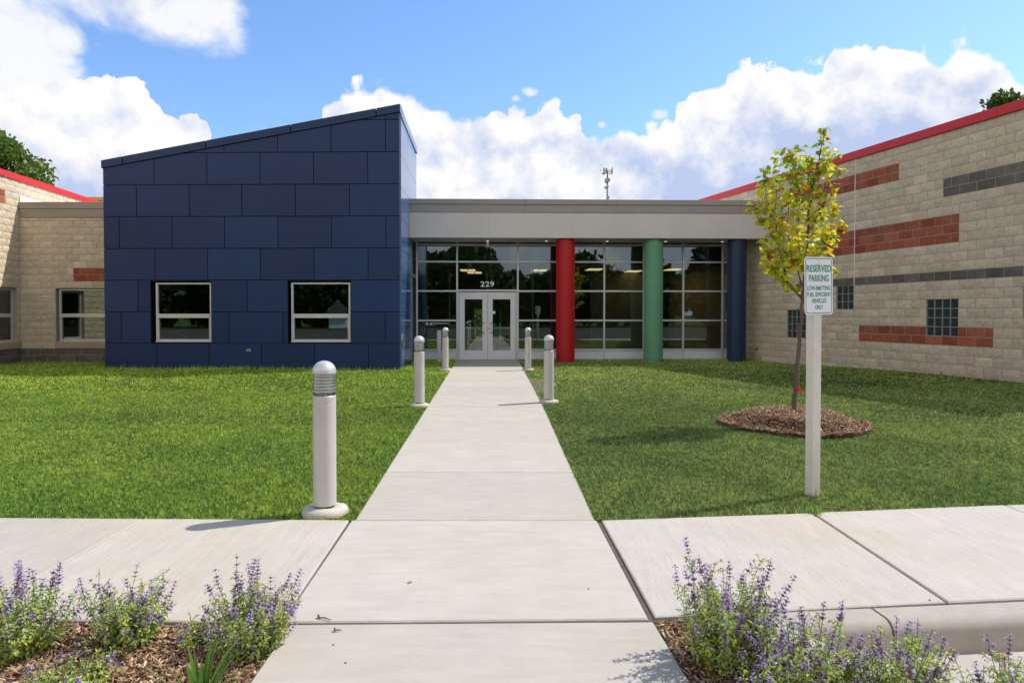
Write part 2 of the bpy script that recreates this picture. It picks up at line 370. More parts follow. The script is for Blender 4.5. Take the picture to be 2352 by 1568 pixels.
COL_BUFF = [(.635, .53, .375), (.605, .51, .365), (.655, .555, .40), (.635, .515, .35), (.60, .505, .375)]
COL_RED = [(.34, .090, .045), (.38, .105, .05), (.31, .080, .040), (.35, .095, .050)]
COL_GREY = [(.14, .125, .105), (.165, .145, .12), (.125, .115, .10), (.15, .13, .115)]
def block_wall(fr, u0, u1, z0, z1, zoff, holes, accents, flip=False):
    """running-bond 400 x 200 mm masonry; split faces are modelled, accent courses are smooth"""
    sp = MB(); sm = [(ac[4], MB()) for ac in accents]
    j0 = int(math.floor((z0 - zoff) / .2)); j1 = int(math.ceil((z1 - zoff) / .2)); jt = .0065
    for j in range(j0, j1):
        a, b = zoff + j * .2, zoff + (j + 1) * .2
        if b <= z0 + .01 or a >= z1 - .01: continue
        zb, zt = max(a, z0) , min(b, z1)
        st = (j % 2) * .2; cuts = set()
        x = math.floor(u0 / .4) * .4 + st - .4
        while x < u1 + .4: cuts.add(round(x, 4)); x += .4
        cuts |= {u0, u1}
        zm = (a + b) / 2
        for h in holes:
            if h[1] < zm < h[3]: cuts |= {h[0], h[2]}
        for ac in accents:
            if ac[1] < zm < ac[3]: cuts |= {ac[0], ac[2]}
        cs = sorted(c for c in cuts if u0 <= c <= u1)
        for p, q in zip(cs, cs[1:]):
            if q - p < .03: continue
            um = (p + q) / 2
            if any(h[0] < um < h[2] and h[1] < zm < h[3] for h in holes): continue
            k = next((i for i, ac in enumerate(accents) if ac[0] < um < ac[2] and ac[1] < zm < ac[3]), None)
            if k is not None:
                c = random.choice(COL_RED if sm[k][0] == 'r' else COL_GREY); v = random.uniform(.85, 1.15); c = tuple(x * v for x in c)
                sm[k][1].box((p + jt, -.02, zb + jt), (q - jt, .004, zt - jt), fr, col=c, skip=(2,))
            else:
                c = random.choice(COL_BUFF); v = random.uniform(.90, 1.08); c = tuple(x * v for x in c)
                nx, nz = 6, 4; g = []; tlt = random.uniform(-.006, .006); tl2 = random.uniform(-.005, .005)
                for r in range(nz):
                    for s in range(nx):
                        fu, fz = s / (nx - 1), r / (nz - 1); ed = (s in (0, nx - 1)) or (r in (0, nz - 1))
                        w = .004 if ed else .012 + random.uniform(-.005, .007) + tlt * (fu - .5) * 2 + tl2 * (fz - .5) * 2
                        uu = p + jt + (q - p - 2 * jt) * (fu if ed else min(max(fu + random.uniform(-.03, .03), 0), 1)); g.append(fr(uu, w, zb + jt + (zt - zb - 2 * jt) * fz))
                n = len(g); bk = [fr(p + jt, -.02, zb + jt), fr(q - jt, -.02, zb + jt), fr(q - jt, -.02, zt - jt), fr(p + jt, -.02, zt - jt)]
                fs = [(r * nx + s, r * nx + s + 1, (r + 1) * nx + s + 1, (r + 1) * nx + s) for r in range(nz - 1) for s in range(nx - 1)]
                fs += [(n, n + 1) + tuple(range(nx - 1, -1, -1)), tuple((nz - 1) * nx + s for s in range(nx)) + (n + 2, n + 3),
                       (n,) + tuple(r * nx for r in range(nz)) + (n + 3,), tuple(r * nx + nx - 1 for r in range(nz - 1, -1, -1)) + (n + 1, n + 2)]
                sp.add(g + bk, fs, c)
    return sp, sm

BANDL = [['rust red block band highest on the right wing, behind the tree', 'three-course red block band on the right wing', 'dark grey block band high on the right wing', 'long single-course grey band on the right wing', 'single dark grey block behind the young tree', 'low two-course red band round the glass block window'],
         ['orange block band high on the left wing', 'dark plinth blocks of the left wing'], ['short red block band beside the blue block', 'dark plinth blocks of the link wall']]
def bands(sm, labels):
    for (k, m), lb in zip(sm, labels):
        if m.v: m.build('red_block_band' if k == 'r' else 'grey_block_band', MT['block'], SCHOOL, bevel=.003)['label'] = lb
# ---- generic window unit: frame, panes
def window(fr, u0, z0, u1, z1, w=-.07, split=None, parent=SCHOOL, label=None, t=.05, side=None):
    f = MB(); d0, d1 = w - .07, w
    f.box((u0, d0, z0), (u0 + t, d1, z1), fr); f.box((u1 - t, d0, z0), (u1, d1, z1), fr)
    f.box((u0 + t, d0, z0), (u1 - t, d1, z0 + t * .9), fr); f.box((u0 + t, d0, z1 - t * .9), (u1 - t, d1, z1), fr)
    f.box((u0 - .01, d0 - .03, z0 - .03), (u1 + .01, d1 + .02, z0 - .001), fr)
    if split:
        f.box((u0 + t, d0, split - .055), (u1 - t, d1 + .012, split + .055), fr)
        f.box((u0 + t, d0, z0 + t * .9), (u0 + t + .022, d1 + .006, split - .055), fr); f.box((u1 - t - .022, d0, z0 + t * .9), (u1 - t, d1 + .006, split - .055), fr)
    o = f.build('window', MT['alu_win'], parent, bevel=.004)
    if label: o['label'] = label
    g = MB(); zs = [z0 + t, z1 - t] if not split else [z0 + t, split - .055, split + .055, z1 - t]
    for a, b in zip(zs[::2], zs[1::2]):
        g = MB(); g.box((u0 + t * .5, d0 + .02, a - .01), (u1 - t * .5, d0 + .028, b + .01), fr); g.build('pane', MT['glass'], o)
    return o

# ---------------- blue panelled block
def blue_block():
    zl, zr = 5.51, 6.92; ct = .205; m = (zr - zl) / BLEN
    ztop = lambda u: zl + m * u
    body = MB(); u = BF.u
    wins = [(u(346), .685, u(485.5), 2.34), (u(661), .685, u(806), 2.34)]
    wall_cells(body, BF, 0, BLEN, -.1, 7.2, -.25, -.035, wins, cl=(-m, 1., zl - .05))
    # window reveals are the hole edges; other three walls + roof
    depth = 4.62
    C = [BF(0, -.25, 0), BF(BLEN, -.25, 0)]; fx = BS.d * depth
    bl = BF.at(0); brr = BF.at(BLEN)
    def poly(pts, z0, z1):
        n = len(pts); vs = [(p[0], p[1], z0) for p in pts] + [(p[0], p[1], zz) for p, zz in zip(pts, z1)]
        body.add(vs, [(i, (i + 1) % n, (i + 1) % n + n, i + n) for i in range(n)] + [tuple(range(n, 2 * n))])
    a = Vector(BF(0.03, -.24, 0)); b = Vector(BF(BLEN - .035, -.24, 0)); c = b + fx * .98; d = a + fx * .98
    zt = [ztop(0) - .06, ztop(BLEN) - .06, ztop(BLEN) - .06, ztop(0) - .06]
    n = 4; P = [a, b, c, d]
    body.add([(p.x, p.y, -.1) for p in P] + [(p.x, p.y, z) for p, z in zip(P, zt)], [(1, 2, 6, 5), (2, 3, 7, 6), (3, 0, 4, 7), (4, 5, 6, 7)])
    inn = MB(); inn.box((.3, -3.2, 0), (BLEN - .4, -3.1, 5.2), BF); inn.box((.1, -4.2, -.05), (BLEN - .2, -.3, .0), BF); inn.box((.1, -4.2, 2.6), (BLEN - .2, -.3, 2.7), BF)
    body.build('backing_wall', MT['joint'], SCHOOL)
    inn.build('inner_room', MT['inside'], SCHOOL)
    # rain-screen panels, one course at a time (joint columns read off the photo)
    rows = [(-.08, .685, [359, 480, 600, 722, 846]), (.685, 1.519, [278.5, 346, 'W', 485.5, 526, 650, 661, 'W', 806, 885]),
            (1.519, 2.354, [318, 346, 'W', 485.5, 568, 661, 'W', 806]), (2.354, 3.188, [357, 478, 599, 722, 846]),
            (3.188, 4.023, [276, 397, 517.5, 640, 762, 887]), (4.023, 4.857, [316, 437, 557.5, 680, 804]), (4.857, 5.692, [357, 478, 599.5, 722, 846]),
            (5.692, 6.526, [397, 517.5, 640, 762.5, 887]), (6.526, 7.3, [887])]
    pn = MB(); g = .009
    for z0, z1, cuts in rows:
        xs = []; hole = set()
        for c in cuts:
            if c == 'W': hole.add(len(xs))
            else: xs.append(BF.u(c))
        xs = [0.] + xs + [BLEN]
        for i, (p, q) in enumerate(zip(xs, xs[1:])):
            if i in hole: continue
            r = rect(p + (g if p > 0 else 0), z0 + g, q - (g if q < BLEN else 0), z1 - g)
            r = clip(r, -m, 1., zl - ct - .012)
            if len(r) < 3: continue
            v = random.uniform(.84, 1.14); cc = (.0125 * v, .0345 * v, .110 * v)
            pn.prism(r, -.03, 0., BF.P, cc)
    pn.build('front_cladding', MT['blue_panel'], SCHOOL, bevel=.003)['label'] = 'dark navy metal panels laid like brickwork'
    cp = MB(); brk = [0.] + [BF.u(x) for x in (287, 477, 671, 866)] + [BLEN]
    for i, (p, q) in enumerate(zip(brk, brk[1:])):
        p += .012 if i else -.03; q -= .012 if i < 4 else -.02
        r = [(p, ztop(p) - ct), (q, ztop(q) - ct), (q, ztop(q)), (p, ztop(p))]
        cp.prism(r, -.30, .035, BF.P, (.014, .038, .105))
    cp.build('roof_coping', MT['blue_panel'], SCHOOL, bevel=.006)
    # right side: glossy panels
    sd = MB(); L = depth + .02; k = 0
    zr2 = [-.08, .685, 1.519, 2.354, 3.188, 4.023, 4.857, 5.692, 6.526, zr - ct - .012]
    for j, (z0, z1) in enumerate(zip(zr2, zr2[1:])):
        off = (j * .47) % 1.4; xs = [0.] + [x for x in (off, off + 1.4, off + 2.8, off + 4.2) if .15 < x < L - .1] + [L]
        for p, q in zip(xs, xs[1:]):
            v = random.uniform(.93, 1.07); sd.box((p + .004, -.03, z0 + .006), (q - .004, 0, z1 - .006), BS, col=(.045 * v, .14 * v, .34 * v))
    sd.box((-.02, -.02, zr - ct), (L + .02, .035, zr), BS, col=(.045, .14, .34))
    sd.build('side_cladding', MT['blue_side'], SCHOOL, bevel=.002)['label'] = 'glossy sunlit blue panels on the side facing the entrance'
    window(BF, BF.u(355), .745, BF.u(483.5), 2.29, split=1.41, label='left window of the blue block')
    window(BF, BF.u(667), .745, BF.u(803.5), 2.29, split=1.41, label='right window of the blue block')
    # reveal trims of the openings
    for (a, b, c, d) in wins:
        e = .012; rv = MB()
        rv.box((a - e, -.20, b), (a, .004, d), BF); rv.box((c, -.20, b), (c + e, .004, d), BF); rv.box((a - e, -.2, d), (c + e, .004, d + e), BF); rv.box((a - e, -.2, b - e), (c + e, .004, b), BF)
        rv.c = [(.012, .026, .075)] * len(rv.f); rv.build('window_reveal', MT['blue_panel'], SCHOOL)
    ou = MB(); uo, zo = BF.u(571), hgt(805, 17.95)
    ou.box((uo - .055, .0, zo - .035), (uo + .055, .022, zo + .035), BF); ob = ou.build('wall_outlet', MT['steel'], SCHOOL, bevel=.006)
    oc = MB(); oc.box((uo - .03, .022, zo - .02), (uo + .015, .028, zo + .012), BF); oc.build('cover', MT['dark'], ob)
    # round recessed light low on the side
    rd = MB(); cx = BS.u(925.5); cz = .75
    pts = [(cx + .15 * math.cos(t * math.pi / 12), cz + .15 * math.sin(t * math.pi / 12)) for t in range(24)]
    rd.prism(pts, .0, .012, BS.P); rr = rd.build('round_vent', MT['dark'], SCHOOL)
    rg = MB(); vs = []; 
    for t in range(24):
        for rad, w in ((.15, .001), (.15, .022), (.185, .022), (.185, .001)): vs.append(BS(cx + rad * math.cos(t * math.pi / 12), w, cz + rad * math.sin(t * math.pi / 12)))
    rg.add(vs, [(t * 4 + k, ((t + 1) % 24) * 4 + k, ((t + 1) % 24) * 4 + k + 1, t * 4 + k + 1) for t in range(24) for k in range(3)]); rg.build('rim', MT['steel'], rr, autosmooth=40)
blue_block()

# ---------------- right wing
def right_wing():
    u0, u1 = -5.2, 11.2; zo = -.02; top = 5.40
    q = lambda x: round(x / .2) * .2
    U = lambda px: q(RF.u(px))
    uA = U(1810); uB = U(1925); uC = U(2129); uD = U(2345)
    gb = [(uA, .78, uA + .8, 1.58, 4, 4), (uB, 1.58, uB + .6, 2.18, 3, 3), (uC, .98, uC + .8, 1.78, 4, 4), (uD, 1.38, uD + .8, 1.98, 4, 3)]
    holes = [g[:4] for g in gb]
    acc = [(U(1800), 4.58, U(2068), 4.98, 'r'), (U(1885), 2.98, U(2208), 3.58, 'r'), (U(2155), 3.98, u1, 4.38, 'g'), (U(1847), 2.18, u1, 2.38, 'g'),
           (U(1824), 2.18, U(1824) + .2, 2.38, 'g'), (U(1968), .78, U(2286), 1.18, 'r')]
    sp, sm = block_wall(RF, u0, u1, -.12, top, zo, holes, acc)
    sp.build('block_wall', MT['block'], SCHOOL)['label'] = 'buff split-face block wall of the right wing'
    bands(sm, BANDL[0])
    bk = MB(); wall_cells(bk, RF, u0, u1, -.2, top, -.28, -.001, holes)
    ax = RF.n * -14
    A, B = Vector(RF(u1, -.02, 0)), Vector(RF(u0, -.02, 0)); C, D = B + ax, A + ax
    for p, qq in ((B, C), (C, D), (D, A)):
        bk.add([(p.x, p.y, -.2), (qq.x, qq.y, -.2), (qq.x, qq.y, 5.5), (p.x, p.y, 5.5)], [(0, 1, 2, 3)])
    A2, B2 = Vector(RF(u1, -.28, 0)), Vector(RF(u0, -.28, 0))
    for z in (5.2, 5.1, .0): bk.add([(p.x, p.y, z) for p in (A2, B2, C, D)], [(0, 1, 2, 3)])
    bk.build('mortar_backing', MT['mortar'], SCHOOL)
    inn = MB(); inn.box((u0, -2.6, 0), (u1, -2.5, 4.), RF); inn.build('inner_partition', MT['inside'], SCHOOL)
    cp = MB()
    n = 6
    for i in range(n):
        a = u0 + (u1 - u0) * i / n; b = u0 + (u1 - u0) * (i + 1) / n
        cp.box((a + .002, -.33, top - .03), (b - .002, .055, top + .165), RF); cp.box((a + .002, .056, top - .03), (b - .002, .066, top - .012), RF)
    cp.build('roof_coping', MT['red_trim'], SCHOOL, bevel=.006)['label'] = 'bright red metal coping of the right wing'
    # control joint
    cj = MB(); uj = RF.u(1962); cj.box((uj - .007, .0, 2.18), (uj + .007, .017, top - .03), RF); cj.build('control_joint', MT['white_txt'], SCHOOL)
    # glass block windows
    for (a, b, c, d, nu, nz) in gb:
        fr = MB(); e = .008
        su = (c - a) / nu; sz = (d - b) / nz
        for i in range(nu + 1): x = a + su * i; fr.box((max(x - e, a), -.085, b), (min(x + e, c), -.012, d), RF)
        for j in range(nz + 1):
            z = b + sz * j
            for i in range(nu): fr.box((a + su * i + e, -.083, max(z - e, b)), (a + su * (i + 1) - e, -.014, min(z + e, d)), RF)
        w = fr.build('glass_block_window', MT['gb_joint'], SCHOOL)
        gl = MB()
        for i in range(nu):
            for j in range(nz):
                x0, x1, y0, y1 = a + su * i + e, a + su * (i + 1) - e, b + sz * j + e, b + sz * (j + 1) - e; k = .014
                for s0, s1, dd in ((-.024, -.034, 0), (-.074, -.064, 0)):
                    vs = [RF(x0, s1, y0), RF(x1, s1, y0), RF(x1, s1, y1), RF(x0, s1, y1), RF(x0 + k, s0, y0 + k), RF(x1 - k, s0, y0 + k), RF(x1 - k, s0, y1 - k), RF(x0 + k, s0, y1 - k)]
                    gl.add(vs, [(0, 1, 5, 4), (1, 2, 6, 5), (2, 3, 7, 6), (3, 0, 4, 7), (4, 5, 6, 7)])
        gl.build('glass_blocks', MT['gb_glass'], w)
        bb = MB(); bb.box((a, -.30, b), (c, -.29, d), RF); bb.build('backing_panel', MT['gb_back'], w)
    hb = MB(); uh, zh = RF.u(1740), .38
    hb.tube([RF(uh, .0, zh), RF(uh, .07, zh), RF(uh, .10, zh - .05)], [.018, .016, .014], 8); hb.box((uh - .03, .0, zh - .03), (uh + .03, .012, zh + .03), RF); hb.build('hose_tap', MT['dark'], SCHOOL)
MT['gb_joint'] = mat('glass_block_joint', (.32, .35, .32), .6)
MT['gb_glass'] = mat('glass_block', (.16, .21, .185), .10, 0, .6, nz=(3., .1), bump=(5., .3, .02))
MT['gb_back'] = mat('glass_block_backing', (.012, .015, .012), .8)
_g = MT['gb_glass'].node_tree.nodes['Principled BSDF']; _g.inputs['Transmission Weight'].default_value = .75; _g.inputs['IOR'].default_value = 1.12
right_wing()

# ---------------- left wing and link
def left_wing():
    zo = .03; top = 5.43
    holes = [(.14, .63, 2.4, 2.23)]
    u1 = 9.3; u0 = -9.5
    acc = [(WF.u(15), 4.63, u1, 5.03, 'r'), (-10, -.3, 20, .43, 'g')]
    sp, sm = block_wall(WF, u0, u1, -.10, top, zo, holes, acc)
    sp.build('block_wall', MT['block'], SCHOOL)['label'] = 'buff split-face block wall of the left wing'
    bands(sm, BANDL[1])
    bk = MB(); wall_cells(bk, WF, u0, u1, -.2, top, -.28, -.001, holes)
    ax = WF.n * -9; A, B = Vector(WF(u1, -.02, 0)), Vector(WF(u0, -.02, 0)); C, D = B + ax, A + ax
    for p, qq in ((B, C), (C, D), (D, A)): bk.add([(p.x, p.y, -.2), (qq.x, qq.y, -.2), (qq.x, qq.y, 5.5), (p.x, p.y, 5.5)], [(0, 1, 2, 3)])
    A2, B2 = Vector(WF(u1, -.28, 0)), Vector(WF(u0, -.28, 0))
    for z in (5.2, 5.1, 0.): bk.add([(p.x, p.y, z) for p in (A2, B2, C, D)], [(0, 1, 2, 3)])
    bk.build('mortar_backing', MT['mortar'], SCHOOL)
    cp = MB()
    for i in range(5):
        a = u0 + (u1 - u0) * i / 5; b = u0 + (u1 - u0) * (i + 1) / 5; cp.box((a + .002, -.33, top - .02), (b - .002, .055, top + .165), WF)
    cp.build('roof_coping', MT['red_trim'], SCHOOL, bevel=.006)['label'] = 'bright red metal coping of the left wing'
    window(WF, .16, .66, 2.38, 2.21, split=1.42, w=-.09, label='window at the end of the left wing')
    s = MB(); s.box((.0, -.2, .44), (2.5, .035, .627), WF); s.build('window_sill', MT['sill'], SCHOOL, bevel=.006)
    fl = MB(); fl.box((-6, -.004, 4.80), (-.02, .030, 4.97), WF); fl.build('roof_flashing', MT['roof'], SCHOOL)
    # link
    L = 5.0; hx = LF.u(128.5); hole = [(hx, .63, hx + 2.1, 2.23)]
    ra = LF.u(166.8); ra = round(ra / .2) * .2
    sp, sm = block_wall(LF, .0, L, -.10, 4.33, zo, hole, [(ra, 2.43, L, 2.83, 'r'), (-1, -.3, 20, .43, 'g')])
    sp.build('block_wall', MT['block'], SCHOOL)['label'] = 'short buff block wall linking left wing and blue block'
    bands(sm, BANDL[2])
    bk = MB(); wall_cells(bk, LF, .02, L, -.2, 4.33, -.28, -.001, hole); bk.build('mortar_backing', MT['mortar'], SCHOOL)
    rm = MB(); rm.box((-.3, -3.5, 0), (L, -3.4, 4.2), LF); rm.box((0, -3.4, -.03), (L, -.3, 0), LF); rm.box((0, -3.4, 2.9), (L, -.3, 3.0), LF); rm.build('inner_room', MT['inside'], SCHOOL)
    f = MB(); f.box((.0, -.3, 4.335), (L, .03, 4.585), LF); f.box((.0, -.3, 4.59), (L, .05, 4.79), LF); f.build('roof_fascia', MT['grey_trim2'], SCHOOL, bevel=.006)['label'] = 'taupe metal fascia of the link'
    r = MB(); r.box((.0, -9, 4.70), (L + 3, -.31, 4.74), LF); r.build('roof', MT['roof'], SCHOOL)
    window(LF, hx + .04, .66, hx + 2.06, 2.21, split=1.42, w=-.09, label='window of the link, partly behind the blue block')
    s = MB(); s.box((hx - .02, -.2, .44), (hx + 2.1, .035, .627), LF); s.build('window_sill', MT['sill'], SCHOOL, bevel=.006)
    # rear hall, only its yellow coping shows
    h = MB(); h.box((-22.5, 35, -.2), (-8.5, 45, 7.25)); h.build('rear_hall', MT['roof'], SCHOOL)
    h = MB(); h.box((-22.6, 34.9, 7.252), (-8.4, 45.1, 7.42)); h.build('roof_coping', MT['yellow_trim'], SCHOOL)['label'] = 'yellow coping of the rear hall'
MT['grey_trim2'] = mat('taupe_metal', (.33, .29, .225), .5, .1, .5, nz=(1.5, .05))
left_wing()

# ---------------- glazed entrance hall
def entrance():
    ug = GF.u
    uL = ug(952.); uR = ug(1716)
    # fascia
    fl = FF.u(942.) - .02; fr = FF.u(1793) + .15
    f = MB(); z0, z1, z2, z3 = 3.74, 4.49, 4.73, 4.885
    seams = [fl] + [FF.u(x) for x in (1027.5, 1123.7, 1220.5, 1317, 1414, 1511, 1609, 1707)] + [fr]
    for a, b in zip(seams, seams[1:]): f.box((a + .001, -.06, z0), (b - .001, 0., z1 - .006), FF)
    f.build('fascia', MT['cream'], SCHOOL, bevel=.001)['label'] = 'cream metal fascia over the entrance'
    t = MB(); s2 = [fl, FF.u(1206), FF.u(1414), FF.u(1700), fr]
    for a, b in zip(s2, s2[1:]):
        t.box((a + .0015, -.2, z1), (b - .0015, .018, z2 - .004), FF); t.box((a + .0015, -.25, z2), (b - .0015, .045, z3), FF)
    t.build('roof_edge', MT['grey_trim'], SCHOOL, bevel=.006)['label'] = 'two-step grey metal roof edge over the entrance'
    s = MB(); s.box((fl, -1.34, z0 + .004), (fr, -.061, z0 + .03), FF); s.build('soffit', MT['soffit'], SCHOOL)
    r = MB(); r.box((fl, -9, 4.70), (fr + 1, -.06, 4.75), FF); r.box((fl, -1.6, 3.80), (fr + 1, -.07, 3.84), FF); r.build('roof', MT['roof'], SCHOOL)
    # curtain wall: mullions and transoms
    H = {'top': 3.66, 'a': hgt(601.4, 21.75), 'b': hgt(668.5, 21.75), 'c': hgt(736, 21.75), 'd': hgt(803.5, 21.75)}
    m = MB(); hw = .028
    vm = [957.5, 1050, 1189.5, 1297, 1388, 1479, 1569.5, 1660, 1712]
    du0, du1 = ug(1050), ug(1189.5)
    vu = [ug(x) for x in vm]
    for u in vu: m.box((u - hw, -.12, .0), (u + hw, .0, 3.74), GF)
    for k, z in H.items():
        for a, b in zip(vu, vu[1:]):
            door = abs(a - du0) < .01
            if door and k in ('c', 'd'): continue
            zz = z + (.02 if door and k == 'b' else 0)
            m.box((a + hw, -.12, zz - hw), (b - hw, -.002, zz + hw), GF)
    for a, b in zip(vu, vu[1:]):
        if abs(a - du0) < .01: continue
        m.box((a + hw, -.12, .0), (b - hw, -.002, .045), GF)
    m.box((uL - .30, -.14, 0), (vu[0] - hw - .06, -.05, 3.74), GF); m.box((vu[-1] + hw, -.14, 0), (uR + .03, -.01, 3.74), GF)
    m.build('curtain_wall_frame', MT['alu'], SCHOOL, bevel=.004)['label'] = 'silver mullions and transoms of the entrance glazing'
    lev = [(.0, 'k'), (H['d'], 0), (H['c'], 0), (H['b'], 0), (H['a'], 0), (H['top'], 0)]
    for a, b in zip(vu, vu[1:]):
        door = abs(a - du0) < .01
        zs = [H['d'], H['c'], H['b'], H['a'], H['top']]
        for p, q in zip(zs, zs[1:]):
            if door and p < H['b'] - .1: continue
            g = MB(); g.box((a + .01, -.062, p + .01), (b - .01, -.054, q - .01), GF); g.build('glass_pane', MT['glass'], SCHOOL)
        if not door: kp = MB(); kp.box((a + hw, -.07, .045), (b - hw, -.03, H['d'] - hw), GF); kp.build('kick_panel', MT['kick'], SCHOOL)
    # doors
    dw = (du1 - du0 - 2 * hw) / 2; zt = H['b'] - .02 - .012
    jm = MB(); jm.box((du0 + hw, -.10, .0), (du0 + hw + .04, .012, zt), GF); jm.build('door_jamb', MT['alu'], SCHOOL, bevel=.003); jm = MB(); jm.box((du1 - hw - .04, -.10, 0), (du1 - hw, .012, zt), GF); jm.build('door_jamb', MT['alu'], SCHOOL, bevel=.003)
    th = MB(); th.box((du0 + hw, -.14, -.01), (du1 - hw, .05, .012), GF); th.build('threshold', MT['steel'], SCHOOL)
    um = (du0 + du1) / 2
    for sgn, (a, b) in ((1, (du0 + hw + .044, um - .004)), (-1, (um + .004, du1 - hw - .044))):
        d = MB(); st = .165; st2 = .10; zb = .016
        inner = (a + st, b - st2 - .06) if sgn == 1 else (a + st2 + .06, b - st)
        ia, ib = inner
        d.box((a, -.06, zb), (ia, -.01, zt - .006), GF); d.box((ib, -.06, zb), (b, -.01, zt - .006), GF)
        d.box((ia, -.06, zb), (ib, -.01, .30), GF); d.box((ia, -.06, zt - .23), (ib, -.01, zt - .006), GF)
        o = d.build('door', MT['door'], SCHOOL, bevel=.004); o['label'] = 'left leaf of the glazed double door' if sgn == 1 else 'right leaf of the glazed double door'
        g = MB(); g.box((ia - .005, -.04, .295), (ib + .005, -.032, zt - .225), GF); g.build('pane', MT['glass_door'], o)
        hd = MB(); hx = (b - .10) if sgn == 1 else (a + .10); hz0, hz1 = .88, 1.18; ox = hx - sgn * .10
        hd.tube([GF(hx, -.01, hz1), GF(hx, .05, hz1), GF(hx - sgn * .05, .06, hz1), GF(ox, .06, hz1 - .01), GF(ox, .06, hz0 + .01), GF(hx - sgn * .05, .06, hz0), GF(hx, .05, hz0), GF(hx, -.01, hz0)], .011, 8)
        hd.build('handle', MT['dark'], o)
        pb = MB(); pb.box((ia, -.11, .99), (ib, -.075, 1.05), GF); pb.build('push_bar', MT['steel'], o)
        if sgn == -1:
            k = MB(); k.tube([GF(a + .045, -.012, 1.0), GF(a + .045, .004, 1.0)], .018, 12); k.build('lock', MT['dark'], o)
            k = MB(); uu = ug(1134); k.box((uu - .045, -.031, hgt(721, 21.7)), (uu + .045, -.029, hgt(714, 21.7)), GF); k.build('paper_notice', MT['notice'], o)
    text_mesh('229', .23, 1.18, 'house_number', MT['white_txt'], SCHOOL, lambda x, y, z: GF(ug(1119.5) + x, -.045 + z, hgt(653, 21.75) + y), offset=.006, extrude=.003, space=1.12)
    # decal on the lowest pane
    for px in (980.5, 989.5):
        dc = MB(); cu, cz = ug(px), hgt(743.6, 21.75)
        for t in range(16):
            a0, a1 = t * math.pi / 8, (t + 1) * math.pi / 8
            dc.add([GF(cu + r * math.cos(a), -.050, cz + r * math.sin(a)) for a in (a0, a1) for r in (.033, .046)], [(0, 1, 3, 2)])
        dc.add([GF(cu - .028, -.0502, cz + .02), GF(cu - .02, -.0502, cz + .028), GF(cu + .028, -.0502, cz - .02), GF(cu + .02, -.0502, cz - .028)], [(0, 1, 2, 3)])
        dc.add([GF(cu - .02, -.0504, cz - .012), GF(cu + .02, -.0504, cz - .012), GF(cu + .012, -.0504, cz + .016), GF(cu - .012, -.0504, cz + .016)], [(0, 1, 2, 3)])
        dc.build('window_decal', MT['white_txt'], SCHOOL)
    for wd, px in (('229', 997.), ('Lake', 1004.2), ('Marian', 1014.3), ('Road', 1025.2)):
        text_mesh(wd, .060, 1.0, 'window_lettering', MT['white_txt'], SCHOOL, (lambda px: lambda x, y, z: GF(ug(px) + x, -.050 + z, hgt(742.3, 21.75) + y))(px), extrude=.0005, offset=.0008)
    # columns
    for px, key, cname in ((1298.5, 'red_col', 'round red column beside the doors'), (1500.8, 'green_col', 'round green column, middle of three'), (1691.5, 'blue_col', 'round dark blue column by the right wing')):
        CF = gshift(.94); x, y = CF.at(CF.u(px)); c = MB()
        c.lathe([(.272, -.05), (.272, .07), (.287, .072), (.287, 3.655), (.272, 3.657), (.272, 3.742)], (x, y, 0), 48)
        o = c.build('column', MT[key], SCHOOL, autosmooth=40); o['label'] = cname
    # soffit lights and camera dome
    for px in (1120, 1255, 1394, 1528, 1658):
        SF = gshift(.42); x, y = SF.at(SF.u(px)); c = MB(); c.lathe([(.085, 3.742), (.085, 3.732), (.06, 3.732)], (x, y, 0), 20); o = c.build('soffit_light', MT['alu'], SCHOOL)
        c = MB(); c.lathe([(.06, 3.738), (.001, 3.738)], (x, y, 0), 20); c.build('lens', MT['downlight_on'], o)
    SF = gshift(.30); x, y = SF.at(SF.u(1120.5)); c = MB()
    c.lathe([(.035, 3.742), (.035, 3.66), (.09, 3.65), (.095, 3.56), (.075, 3.55)], (x, y, 0), 20); o = c.build('security_camera', MT['alu'], SCHOOL, autosmooth=40)
    c = MB(); c.lathe([(.075 * math.cos(t), 3.55 - .075 * math.sin(t)) for t in [i * math.pi / 16 for i in range(9)]], (x, y, 0), 20); c.build('dome', MT['dark_gloss'], o, smooth=True)
    # interior: lobby with rear door, vestibule screen, ceiling lights
    iw = MB(); D = -8.2; a0, a1 = uL - .2, uR + .3
    ro = (ug(1088) - .15, ug(1143) + 1.3)
    hole = [(um - .62, .30, um - .12, 1.70), (um + .16, .30, um + .55, 1.70)]
    wall_cells(iw, GF, a0 - 6, a1, -.05, 3.8, D - .2, D, hole)
    iw.box((a0, -1.2, 3.12), (a1, -1.1, 3.9), GF)
    iw.box((uR + .25, D, 0), (uR + .35, -.2, 3.8), GF)
    iw.box((ug(1400), -4.3, 0), (ug(1400) + 2.6, -4.2, 3.1), GF)
    iw.build('lobby_wall', MT['inside'], SCHOOL)
    fl_ = MB(); fl_.box((a0 - 6, D, -.04), (a1, -.13, .004), GF); fl_.build('lobby_floor', MT['inside_floor'], SCHOOL)
    ce = MB(); ce.box((a0 - 6, D, 3.08), (a1, -1.2, 3.12), GF); ce.build('lobby_ceiling', MT['inside_ceiling'], SCHOOL)
    vs = MB(); V = -2.6
    for u in (du0 - .4, um - .03, um + .9, um + 1.6): vs.box((u - .03, V - .1, 0), (u + .03, V, 3.08), GF)
    for z in (2.2, .05): vs.box((du0 - .4, V - .1, z), (um + 1.6, V, z + .06), GF)
    vs.build('vestibule_frame', MT['alu'], SCHOOL)
    bc = MB(); x, y = GF.at(0); bc.lathe([(.16, 0), (.16, 3.08)], GF(GF.u(1139) - (-.0) , -4.2, 0), 24)
